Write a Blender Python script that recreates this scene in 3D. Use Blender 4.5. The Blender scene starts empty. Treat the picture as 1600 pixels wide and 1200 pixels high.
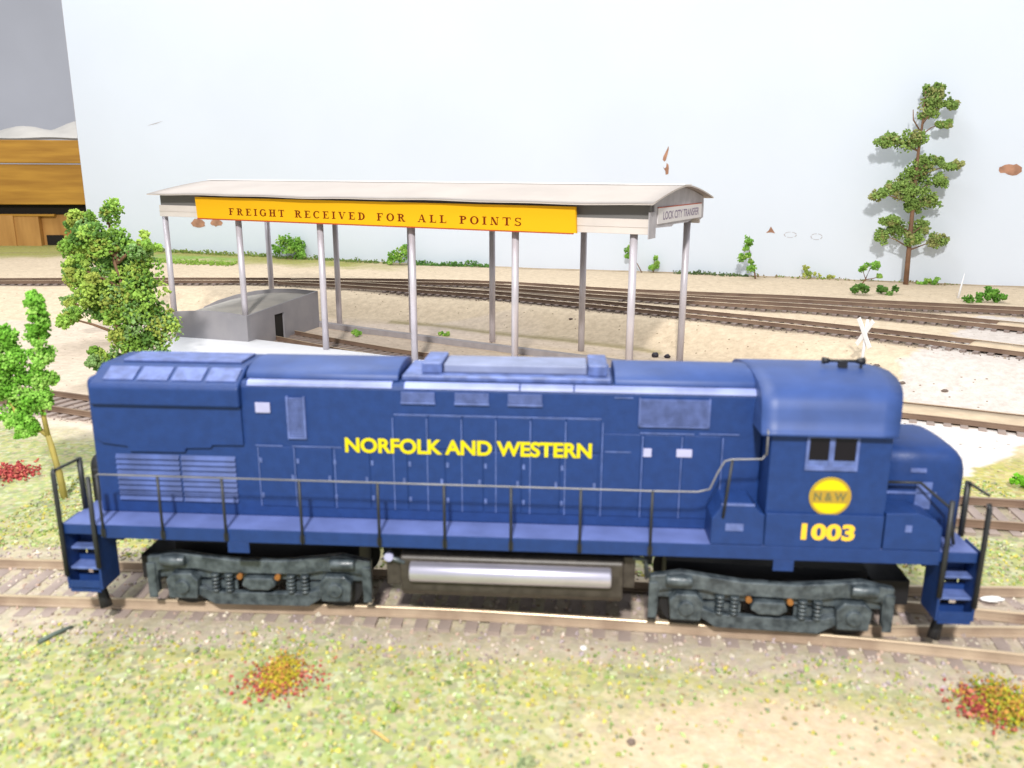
import bpy, math, random
import numpy as np
from mathutils import Vector, Matrix

# ------------------------------------------------------------------ scene, camera, light
# One Blender unit is one centimetre: this is a tabletop model railway.
S = bpy.context.scene
S.unit_settings.system = 'METRIC'
S.unit_settings.scale_length = 0.01
COL = S.collection
random.seed(7)
NP = np.random.default_rng(11)

cam_d = bpy.data.cameras.new('camera')
cam = bpy.data.objects.new('camera', cam_d)
COL.objects.link(cam)
PITCH, ROLL = math.atan(330 / 1300), math.radians(0.25)
fw = Vector((0, math.cos(PITCH), -math.sin(PITCH)))
up = Vector((0, math.sin(PITCH), math.cos(PITCH)))
rt = Vector((1, 0, 0))
cxv = rt * math.cos(ROLL) + up * math.sin(ROLL)
cyv = -rt * math.sin(ROLL) + up * math.cos(ROLL)
M = Matrix((cxv, cyv, -fw)).transposed().to_4x4()
M.translation = Vector((0, 0, 9.0))
cam.matrix_world = M
cam_d.sensor_width = 36
cam_d.lens = 36 * 1300 / 1600
cam_d.clip_start = 0.5
cam_d.clip_end = 2000
cam_d.dof.use_dof = True
cam_d.dof.focus_distance = 48
cam_d.dof.aperture_fstop = 0.36
S.camera = cam

W = bpy.data.worlds.new('World')
S.world = W
W.use_nodes = True
W.node_tree.nodes['Background'].inputs[0].default_value = (0.92, 0.96, 1.0, 1)
W.node_tree.nodes['Background'].inputs[1].default_value = 0.55

def lamp(name, kind, loc, target, energy, color=(1, 1, 1), **kw):
    d = bpy.data.lights.new(name, kind)
    d.energy = energy
    d.color = color
    for k, v in kw.items():
        setattr(d, k, v)
    o = bpy.data.objects.new(name, d)
    COL.objects.link(o)
    o.location = loc
    o.rotation_euler = (Vector(target) - Vector(loc)).to_track_quat('-Z', 'Y').to_euler()
    return o
# a bare bulb above and behind the photographer, and an unseen overhead fill, set over the back to brighten the rear sand
lamp('key_lamp', 'SPOT', (-5, -34, 50), (2, 40, 1), 250000, (1.0, 0.97, 0.93), shadow_soft_size=2.6, spot_size=math.radians(110), spot_blend=0.4)
lamp('overhead_fill', 'AREA', (-30, 58, 95), (-5, 46, 0), 84000, (0.96, 0.98, 1.0), shape='RECTANGLE', size=130, size_y=40)

V = S.view_settings
V.view_transform = 'Standard'
V.look = 'None'
V.exposure = 0.25
V.gamma = 1
V.use_curve_mapping = False

# ------------------------------------------------------------------ materials
def mat(name, col, rough=0.6, metal=0.0, spec=0.5, var=0.0, vscale=1.5, col2=None, bump=0.0, bscale=8.0, detail=4.0, attr=None, coat=0.0, stretch=None):
    m = bpy.data.materials.new(name)
    m.use_nodes = True
    nt = m.node_tree
    b = nt.nodes['Principled BSDF']
    b.inputs['Roughness'].default_value = rough
    b.inputs['Metallic'].default_value = metal
    b.inputs['Specular IOR Level'].default_value = spec
    if coat:
        b.inputs['Coat Weight'].default_value = coat
        b.inputs['Coat Roughness'].default_value = 0.3
    tc = nt.nodes.new('ShaderNodeTexCoord')
    src = None
    if attr:
        a = nt.nodes.new('ShaderNodeVertexColor')
        a.layer_name = attr
        src = a.outputs['Color']
    if var > 0 or col2:
        n = nt.nodes.new('ShaderNodeTexNoise')
        n.inputs['Scale'].default_value = vscale
        n.inputs['Detail'].default_value = detail
        if stretch:
            mp = nt.nodes.new('ShaderNodeMapping')
            mp.inputs['Scale'].default_value = stretch
            nt.links.new(tc.outputs['Object'], mp.inputs['Vector'])
            nt.links.new(mp.outputs['Vector'], n.inputs['Vector'])
        else:
            nt.links.new(tc.outputs['Object'], n.inputs['Vector'])
        r = nt.nodes.new('ShaderNodeValToRGB')
        r.color_ramp.elements[0].position = 0.35
        r.color_ramp.elements[1].position = 0.68
        nt.links.new(n.outputs['Fac'], r.inputs['Fac'])
        if src is not None:
            r.color_ramp.elements[0].color = (1 - var,) * 3 + (1,)
            r.color_ramp.elements[1].color = (1 + var,) * 3 + (1,)
            mx = nt.nodes.new('ShaderNodeMix')
            mx.data_type = 'RGBA'
            mx.blend_type = 'MULTIPLY'
            mx.inputs[0].default_value = 1
            nt.links.new(src, mx.inputs[6])
            nt.links.new(r.outputs['Color'], mx.inputs[7])
            src = mx.outputs[2]
        else:
            c2 = col2 or tuple(c * (1 + var) for c in col)
            c1 = col if col2 else tuple(c * (1 - var) for c in col)
            r.color_ramp.elements[0].color = (*c1, 1)
            r.color_ramp.elements[1].color = (*c2, 1)
            src = r.outputs['Color']
    if src is not None:
        nt.links.new(src, b.inputs['Base Color'])
    else:
        b.inputs['Base Color'].default_value = (*col, 1)
    if bump > 0:
        n2 = nt.nodes.new('ShaderNodeTexNoise')
        n2.inputs['Scale'].default_value = bscale
        n2.inputs['Detail'].default_value = 5
        nt.links.new(tc.outputs['Object'], n2.inputs['Vector'])
        bp = nt.nodes.new('ShaderNodeBump')
        bp.inputs['Strength'].default_value = bump
        bp.inputs['Distance'].default_value = 0.05
        nt.links.new(n2.outputs['Fac'], bp.inputs['Height'])
        nt.links.new(bp.outputs['Normal'], b.inputs['Normal'])
    return m

BLUE = mat('blue_paint', (0.010, 0.038, 0.158), 0.5, spec=0.42, var=0.09, vscale=5, bump=0.12, bscale=22)
DECK = mat('lit_blue_deck', (0.115, 0.155, 0.375), 0.5, var=0.15, vscale=1.5)  # body blue lightened: overhead light and board reflection painted into the colour
ROOFB = mat('lit_blue_roof', (0.028, 0.064, 0.215), 0.5, spec=0.5, var=0.14, vscale=1.6)  # body blue with some top light painted in, milder than the deck
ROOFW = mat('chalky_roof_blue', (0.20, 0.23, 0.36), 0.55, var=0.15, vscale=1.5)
LOUV = mat('faded_blue_louvre', (0.045, 0.08, 0.25), 0.45, var=0.3, vscale=2)
GUT = mat('highlight_gutter', (0.22, 0.26, 0.50), 0.4, var=0.35, vscale=0.8)  # pale tone paints the highlight along the hood's top edge
WORN = mat('worn_blue_paint', (0.10, 0.14, 0.34), 0.5, var=0.25, vscale=5)
EDGE = mat('rubbed_blue_edge', (0.10, 0.145, 0.35), 0.45, var=0.3, vscale=4)
PLATE = mat('pale_plate', (0.42, 0.42, 0.62), 0.5, var=0.1)
BLACK = mat('black_plastic', (0.012, 0.012, 0.015), 0.5)
DARK = mat('dark_wire', (0.02, 0.022, 0.025), 0.5, var=0.3)
RAILW = mat('pale_wire', (0.22, 0.215, 0.22), 0.4, metal=0.3, var=0.25, vscale=1.2)
TRUCK = mat('weathered_truck_grey', (0.022, 0.032, 0.042), 0.36, spec=0.7, col2=(0.095, 0.118, 0.132), vscale=5.5, bump=0.3, bscale=9)
RUST = mat('orange_rust', (0.28, 0.11, 0.02), 0.6, var=0.2)
TANK = mat('brown_black_tank', (0.035, 0.028, 0.024), 0.45, col2=(0.06, 0.05, 0.042), vscale=6)
SILVER = mat('silver_reservoir', (0.62, 0.60, 0.72), 0.28, metal=0.75, var=0.06)
GLASS = mat('cab_glass', (0.008, 0.006, 0.007), 0.1, spec=0.35)
YELLOW = mat('yellow_lettering', (0.66, 0.56, 0.006), 0.6, spec=0.2)
ORANGE = mat('orange_lettering', (0.85, 0.52, 0.03), 0.5)
YBAND = mat('ochre_band', (0.40, 0.26, 0.035), 0.6, spec=0.2)
OLIVE = mat('olive_lettering', (0.16, 0.15, 0.05), 0.5)

WHITEBOARD = mat('backdrop_paint', (0.68, 0.735, 0.82), 0.85, spec=0.2, var=0.018, vscale=0.09, bump=0.02, bscale=0.5)
BOARDEDGE = mat('raw_board_edge', (0.62, 0.50, 0.46), 0.8, var=0.1)
PEEL = mat('peeled_brown', (0.42, 0.22, 0.14), 0.9, var=0.25, vscale=1.5)
PENCIL = mat('pencil_grey', (0.45, 0.42, 0.44), 0.9)
WALLG = mat('grey_wall_paint', (0.50, 0.50, 0.545), 0.9, var=0.06, vscale=0.05)
WOOD = mat('varnished_pine', (0.36, 0.165, 0.014), 0.55, col2=(0.53, 0.27, 0.03), vscale=0.6, stretch=(0.25, 1, 2.6), bump=0.1, bscale=1.2)
WOOD2 = mat('raw_pine', (0.40, 0.19, 0.045), 0.6, col2=(0.56, 0.29, 0.08), vscale=0.5, stretch=(2.2, 1, 0.3), bump=0.1, bscale=1)
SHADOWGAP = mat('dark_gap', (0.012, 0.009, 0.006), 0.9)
PLASTIC_SHEET = mat('cloudy_plastic_sheet', (0.62, 0.58, 0.53), 0.4, var=0.1, vscale=0.3)

ROOF = mat('card_roof', (0.49, 0.435, 0.395), 0.8, spec=0.2, var=0.05, vscale=0.4)
ROOFTOP = mat('card_roof_crest', (0.78, 0.77, 0.76), 0.8, spec=0.2)
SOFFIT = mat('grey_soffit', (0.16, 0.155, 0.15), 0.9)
BEAM = mat('cream_card', (0.66, 0.60, 0.56), 0.8, spec=0.2, var=0.06, vscale=0.7)
ENDC = mat('grey_card', (0.42, 0.40, 0.42), 0.8, spec=0.2, var=0.1, vscale=2)
SIGNY = mat('sign_yellow', (0.80, 0.42, 0.003), 0.6, spec=0.25)
SIGNR = mat('sign_red_edge', (0.40, 0.06, 0.01), 0.7)
SIGNT = mat('sign_brown_letters', (0.16, 0.022, 0.001), 0.8, spec=0.15)
SIGNW = mat('sign_white', (0.66, 0.63, 0.63), 0.7)
SIGNB = mat('sign_violet_letters', (0.22, 0.17, 0.26), 0.7)
POST = mat('dowel_post', (0.60, 0.565, 0.615), 0.36, metal=0.25, var=0.08, vscale=0.8)
GSHED = mat('grey_styrene', (0.25, 0.24, 0.26), 0.55, col2=(0.30, 0.285, 0.30), vscale=0.8)
GROOF = mat('taupe_roof', (0.42, 0.39, 0.35), 0.8, col2=(0.32, 0.30, 0.275), vscale=0.7)
SLAB = mat('white_slab', (0.80, 0.80, 0.83), 0.6, var=0.015)
KERB = mat('kerb_grey', (0.34, 0.31, 0.32), 0.85, var=0.1, vscale=2)
TIE = mat('sleeper_brown', (0.30, 0.235, 0.21), 0.8, col2=(0.20, 0.155, 0.14), vscale=1.8, bump=0.3, bscale=8)
TIEF = mat('sleeper_dusty', (0.34, 0.27, 0.235), 0.85, col2=(0.24, 0.19, 0.17), vscale=1.3, bump=0.3, bscale=8)
RAILM = mat('rail_rusty', (0.34, 0.25, 0.18), 0.4, metal=0.3, col2=(0.24, 0.17, 0.13), vscale=0.6)
RAILT = mat('rail_dusty_web', (0.46, 0.36, 0.26), 0.6, col2=(0.26, 0.18, 0.13), vscale=0.9)
RAILD = mat('rail_web', (0.16, 0.10, 0.07), 0.7, col2=(0.24, 0.16, 0.11), vscale=0.8)
RAILB = mat('rail_bright', (0.62, 0.50, 0.34), 0.35, metal=0.4, col2=(0.48, 0.36, 0.24), vscale=0.5)
INFILL = mat('sand_infill', (0.56, 0.44, 0.31), 0.95, spec=0.1, var=0.12, vscale=1.5, bump=0.4, bscale=7)
TRUNK = mat('trunk_brown', (0.22, 0.12, 0.07), 0.8, var=0.2)
TRUNKG = mat('trunk_olive', (0.42, 0.34, 0.09), 0.7, var=0.25, vscale=1.5)
LEAF = mat('foliage', (1, 1, 1), 0.85, spec=0.15, attr='tint')
GRANULE = mat('granules', (1, 1, 1), 0.9, spec=0.1, attr='tint')
STAKE = mat('white_stake', (0.78, 0.77, 0.78), 0.6)
SCRAP = mat('black_scrap', (0.02, 0.015, 0.025), 0.6)
STONE = mat('dark_stone', (0.17, 0.125, 0.10), 0.9)
CHIP = mat('white_chip', (0.8, 0.8, 0.8), 0.6)
STICKM = mat('grey_green_stick', (0.10, 0.13, 0.11), 0.8)
STICKO = mat('straw_stick', (0.62, 0.40, 0.13), 0.8)

def ground_material():
    m = bpy.data.materials.new('scenic_ground')
    m.use_nodes = True
    nt = m.node_tree
    L = nt.links.new
    b = nt.nodes['Principled BSDF']
    b.inputs['Roughness'].default_value = 0.95
    b.inputs['Specular IOR Level'].default_value = 0.1
    tc = nt.nodes.new('ShaderNodeTexCoord')
    a = nt.nodes.new('ShaderNodeVertexColor'); a.layer_name = 'tint'
    t = nt.nodes.new('ShaderNodeVertexColor'); t.layer_name = 'turf'
    # flock speckle: each cell gets one of several ground-foam colours
    vo = nt.nodes.new('ShaderNodeTexVoronoi'); vo.inputs['Scale'].default_value = 7.5
    L(tc.outputs['Object'], vo.inputs['Vector'])
    sep = nt.nodes.new('ShaderNodeSeparateColor'); L(vo.outputs['Color'], sep.inputs[0])
    r = nt.nodes.new('ShaderNodeValToRGB'); r.color_ramp.interpolation = 'CONSTANT'
    els = r.color_ramp.elements
    cols = [(0.0, (0.36, 0.40, 0.14)), (0.2, (0.50, 0.46, 0.27)), (0.36, (0.44, 0.44, 0.14)), (0.52, (0.25, 0.33, 0.13)), (0.68, (0.48, 0.38, 0.26)), (0.8, (0.50, 0.54, 0.36)), (0.9, (0.24, 0.24, 0.17))]
    els[0].position = 0; els[0].color = (*cols[0][1], 1)
    els[1].position = cols[1][0]; els[1].color = (*cols[1][1], 1)
    for p, c in cols[2:]:
        e = els.new(p); e.color = (*c, 1)
    L(sep.outputs[0], r.inputs['Fac'])
    mx = nt.nodes.new('ShaderNodeMix'); mx.data_type = 'RGBA'
    fac = nt.nodes.new('ShaderNodeMath'); fac.operation = 'MULTIPLY'; fac.inputs[1].default_value = 0.55
    L(t.outputs['Color'], fac.inputs[0])
    L(fac.outputs[0], mx.inputs[0])
    L(a.outputs['Color'], mx.inputs[6]); L(r.outputs['Color'], mx.inputs[7])
    n = nt.nodes.new('ShaderNodeTexNoise'); n.inputs['Scale'].default_value = 2.6; n.inputs['Detail'].default_value = 8; n.inputs['Roughness'].default_value = 0.78
    L(tc.outputs['Object'], n.inputs['Vector'])
    rr = nt.nodes.new('ShaderNodeValToRGB')
    rr.color_ramp.elements[0].position = 0.3; rr.color_ramp.elements[0].color = (0.76, 0.74, 0.72, 1)
    rr.color_ramp.elements[1].position = 0.7; rr.color_ramp.elements[1].color = (1.16, 1.17, 1.18, 1)
    L(n.outputs['Fac'], rr.inputs['Fac'])
    m2 = nt.nodes.new('ShaderNodeMix'); m2.data_type = 'RGBA'; m2.blend_type = 'MULTIPLY'; m2.inputs[0].default_value = 1
    L(mx.outputs[2], m2.inputs[6]); L(rr.outputs['Color'], m2.inputs[7])
    # scattered dark grains
    v2 = nt.nodes.new('ShaderNodeTexVoronoi'); v2.inputs['Scale'].default_value = 2.4
    L(tc.outputs['Object'], v2.inputs['Vector'])
    lt = nt.nodes.new('ShaderNodeMath'); lt.operation = 'LESS_THAN'; lt.inputs[1].default_value = 0.12
    L(v2.outputs['Distance'], lt.inputs[0])
    s2 = nt.nodes.new('ShaderNodeSeparateColor'); L(v2.outputs['Color'], s2.inputs[0])
    g2 = nt.nodes.new('ShaderNodeMath'); g2.operation = 'GREATER_THAN'; g2.inputs[1].default_value = 0.6
    L(s2.outputs[1], g2.inputs[0])
    mm = nt.nodes.new('ShaderNodeMath'); mm.operation = 'MULTIPLY'; L(lt.outputs[0], mm.inputs[0]); L(g2.outputs[0], mm.inputs[1])
    m3 = nt.nodes.new('ShaderNodeMix'); m3.data_type = 'RGBA'
    L(mm.outputs[0], m3.inputs[0]); L(m2.outputs[2], m3.inputs[6]); m3.inputs[7].default_value = (0.24, 0.17, 0.11, 1)
    L(m3.outputs[2], b.inputs['Base Color'])
    n3 = nt.nodes.new('ShaderNodeTexNoise'); n3.inputs['Scale'].default_value = 9; n3.inputs['Detail'].default_value = 4
    L(tc.outputs['Object'], n3.inputs['Vector'])
    bp = nt.nodes.new('ShaderNodeBump'); bp.inputs['Strength'].default_value = 0.5; bp.inputs['Distance'].default_value = 0.06
    L(n3.outputs['Fac'], bp.inputs['Height']); L(bp.outputs['Normal'], b.inputs['Normal'])
    return m
GROUND = ground_material()

# ------------------------------------------------------------------ mesh helpers
class MB:
    """collects simple solids and links them as ONE mesh object"""
    def __init__(self):
        self.v, self.f, self.sm = [], [], []
    def add(self, v, f, smooth=False):
        o = len(self.v)
        self.v += [tuple(p) for p in v]
        self.f += [tuple(i + o for i in q) for q in f]
        self.sm += [smooth] * len(f)
        return self
    def box(self, x0, x1, y0, y1, z0, z1):
        v = [(x, y, z) for x in (x0, x1) for y in (y0, y1) for z in (z0, z1)]
        return self.add(v, [(0, 1, 3, 2), (4, 6, 7, 5), (0, 4, 5, 1), (2, 3, 7, 6), (0, 2, 6, 4), (1, 5, 7, 3)])
    def prism(self, pts, a0, a1, axis='x', smooth=False):
        """closed outline pts in the two other axes, extruded along axis"""
        n = len(pts)
        def P(a, p):
            return {'x': (a, p[0], p[1]), 'y': (p[0], a, p[1]), 'z': (p[0], p[1], a)}[axis]
        v = [P(a0, p) for p in pts] + [P(a1, p) for p in pts]
        o = len(self.v)
        self.v += v
        for i in range(n):
            j = (i + 1) % n
            self.f.append((o + i, o + j, o + n + j, o + n + i)); self.sm.append(smooth)
        self.f.append(tuple(o + i for i in reversed(range(n)))); self.sm.append(False)
        self.f.append(tuple(o + n + i for i in range(n))); self.sm.append(False)
        return self
    def cyl(self, c, r, h0, h1, axis='z', n=20, r2=None, smooth=True):
        r2 = r if r2 is None else r2
        pts = []
        for rad, h in ((r, h0), (r2, h1)):
            for i in range(n):
                a = 2 * math.pi * i / n
                p, q = rad * math.cos(a), rad * math.sin(a)
                pts.append({'z': (c[0] + p, c[1] + q, h), 'x': (h, c[0] + p, c[1] + q), 'y': (c[0] + p, h, c[1] + q)}[axis])
        o = len(self.v)
        self.v += pts
        for i in range(n):
            j = (i + 1) % n
            self.f.append((o + i, o + j, o + n + j, o + n + i)); self.sm.append(smooth)
        self.f.append(tuple(o + i for i in reversed(range(n)))); self.sm.append(False)
        self.f.append(tuple(o + n + i for i in range(n))); self.sm.append(False)
        return self
    def tube(self, path, r, n=8):
        path = [Vector(p) for p in path]
        rr = r if isinstance(r, (list, tuple)) else [r] * len(path)
        o = len(self.v)
        m = len(path)
        ref = Vector((0.13, 0.2, 0.97))
        for k in range(m):
            t = (path[min(k + 1, m - 1)] - path[max(k - 1, 0)]).normalized()
            if abs(t.dot(ref)) > 0.95:
                ref2 = Vector((1, 0.1, 0))
            else:
                ref2 = ref
            a = t.cross(ref2).normalized()
            b = t.cross(a)
            for i in range(n):
                th = 2 * math.pi * i / n
                self.v.append(tuple(path[k] + (a * math.cos(th) + b * math.sin(th)) * rr[k]))
        for k in range(m - 1):
            for i in range(n):
                j = (i + 1) % n
                self.f.append((o + k * n + i, o + k * n + j, o + (k + 1) * n + j, o + (k + 1) * n + i)); self.sm.append(True)
        self.f.append(tuple(o + i for i in reversed(range(n)))); self.sm.append(False)
        self.f.append(tuple(o + (m - 1) * n + i for i in range(n))); self.sm.append(False)
        return self
    def build(self, name, material, parent=None, bevel=0.0, seg=2, label=None):
        me = bpy.data.meshes.new(name)
        me.from_pydata(self.v, [], self.f)
        me.polygons.foreach_set('use_smooth', self.sm)
        me.update()
        me.materials.append(material)
        o = bpy.data.objects.new(name, me)
        COL.objects.link(o)
        if parent is not None:
            o.parent = parent
        if bevel:
            bm = o.modifiers.new('bevel', 'BEVEL')
            bm.width = bevel; bm.segments = seg; bm.limit_method = 'ANGLE'; bm.angle_limit = math.radians(35)
        if label:
            o['label'] = label
        return o

def B(x0, x1, y0, y1, z0, z1):
    return MB().box(x0, x1, y0, y1, z0, z1)

def thing(name, label, cat, loc=(0, 0, 0), rz=0.0, group=None):
    o = bpy.data.objects.new(name, None)
    COL.objects.link(o)
    o.empty_display_size = 0.3
    o.location = loc
    o.rotation_euler = (0, 0, rz)
    return tag(o, label, cat, group)
def tag(o, label, cat, group=None, kind=None):
    o['label'] = label; o['category'] = cat
    if group: o['group'] = group
    if kind: o['kind'] = kind
    return o
def structure(o):
    o['kind'] = 'structure'
    return o

def spline(pts, step=0.25):
    """Catmull-Rom through pts, resampled at an even step"""
    P = [np.array(p, float) for p in pts]
    P = [2 * P[0] - P[1]] + P + [2 * P[-1] - P[-2]]
    out = []
    for i in range(1, len(P) - 2):
        p0, p1, p2, p3 = P[i - 1:i + 3]
        for t in np.linspace(0, 1, 40, endpoint=False):
            out.append(0.5 * ((2 * p1) + (-p0 + p2) * t + (2 * p0 - 5 * p1 + 4 * p2 - p3) * t * t + (-p0 + 3 * p1 - 3 * p2 + p3) * t ** 3))
    out.append(P[-2])
    out = np.array(out)
    d = np.r_[0, np.cumsum(np.linalg.norm(np.diff(out, axis=0), axis=1))]
    k = max(2, int(d[-1] / step) + 1)
    s = np.linspace(0, d[-1], k)
    return np.stack([np.interp(s, d, out[:, j]) for j in range(out.shape[1])], 1)

# ------------------------------------------------------------------ track lines (rail tops: z 0 in front, 1.2 on the bank)
T_LOCO = [(-24, 18.0), (-16, 17.62), (-11.1, 17.36), (-3, 16.97), (0.62, 16.66), (5.6, 16.03), (10.15, 15.2), (16, 13.8), (22, 12.0)]
T_DIV = [(2.2, 16.5), (6, 16.3), (11, 16.25), (16, 16.1), (22, 15.8)]
T_MID = [(-34, 38.6), (-21.6, 33.9), (-17.5, 32.3), (-8, 28.3), (0, 25), (7, 22.9), (13.3, 21.6), (20, 20.6), (28, 19.8)]
T_SHED = [(-13.25, 47.3), (-9, 44.0), (-4.3, 40.95), (5, 36.6), (15.55, 32.1), (19.5, 30.2), (28, 26.2)]
T_A = [(-58, 58.5), (-48, 60.4), (-38, 61.5), (-24, 62.4), (-11.5, 62.4), (-1.7, 61.2), (7.05, 57.5), (13.2, 55.6), (18.4, 54.2), (24.1, 52), (30.8, 49.7), (42, 45.4)]
T_C = [(-17, 62.0), (-11.1, 59.95), (-1.75, 55.85), (2.44, 53.35), (6.3, 51.0), (11.1, 47.75), (15.35, 44.85), (19.55, 41.6), (23.85, 37.9), (30, 32)]
T_B = [(-1.0, 59.6), (5, 56.4), (12.1, 53.1), (15.9, 51.4), (18.7, 50.2), (22.4, 48), (27.5, 44.2), (36, 37.5)]

def fpl(pts):
    a = np.array(pts)
    return lambda x: np.interp(x, a[:, 0], a[:, 1])
TOE = fpl([(-60, 44), (-40, 47), (-23, 53), (-10.4, 54), (-4.9, 51.3), (1.9, 47.4), (7, 44.4), (11, 40.6), (15, 35.5), (20, 31.6), (30, 26.5), (60, 14)])
CREST = fpl([(-60, 57), (-40, 59.3), (-26, 59.7), (-7.3, 57.8), (2, 51.7), (7.6, 48.2), (13.6, 43.2), (18.6, 39.0), (22.8, 35.6), (30, 29.8), (60, 18)])
BD = [(44.5, 60.6), (38.4, 62.6), (30.3, 65.4), (20.8, 68.6), (10.9, 71.6), (0, 74.3), (-18, 78.8), (-41.9, 83.4)]
BDY = fpl(sorted(BD))
LOCO_Y = fpl(T_LOCO)
_nz = [(NP.uniform(-1, 1, 2), NP.uniform(0, 6)) for _ in range(24)]
def wob(x, y, f):
    s = 0
    for (k, ph) in _nz[:10]:
        s = s + np.sin((x * k[0] + y * k[1]) * f + ph)
    return s / 5
def height(x, y):
    x = np.asarray(x, float); y = np.asarray(y, float)
    t = np.clip((y - TOE(x)) / (CREST(x) - TOE(x)), 0, 1)
    t = t * t * (3 - 2 * t)
    z = -0.30 + t * 1.17 + 0.03 * wob(x, y, 1.3) + 0.02 * wob(y, x, 3.7)
    z = z + 0.55 * np.exp(-((x + 34) / 17) ** 2 - ((y - 81) / 8) ** 2)
    z = z - 0.10 * np.clip((15.0 - y) / 3, 0, 1)
    d = np.abs(y - LOCO_Y(x))
    stub = 0.07 * np.clip((1.9 - np.abs(x + 1.3)) / 0.4, 0, 1) * (y < LOCO_Y(x) - 0.95)
    z = np.where(x > -40, z - stub + (-0.243 + 0.014 * wob(x, y, 4.1) - z) * np.clip((2.1 - d) / 0.6, 0, 1), z)
    return z
def hz(x, y):
    return float(height(x, y))

def pdist(x, y, line):
    """distance from many points to a polyline"""
    best = np.full(np.shape(x), 1e9)
    L = spline(line, 0.8)
    for a, b in zip(L[:-1], L[1:]):
        d = b - a
        t = np.clip(((x - a[0]) * d[0] + (y - a[1]) * d[1]) / (d @ d), 0, 1)
        best = np.minimum(best, np.hypot(x - a[0] - t * d[0], y - a[1] - t * d[1]))
    return best

def inside(x, y, poly):
    r = np.zeros(np.shape(x), bool)
    n = len(poly)
    for i in range(n):
        x1, y1 = poly[i]; x2, y2 = poly[(i + 1) % n]
        c = ((y1 > y) != (y2 > y)) & (x < (x2 - x1) * (y - y1) / (y2 - y1 + 1e-12) + x1)
        r ^= c
    return r

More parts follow.
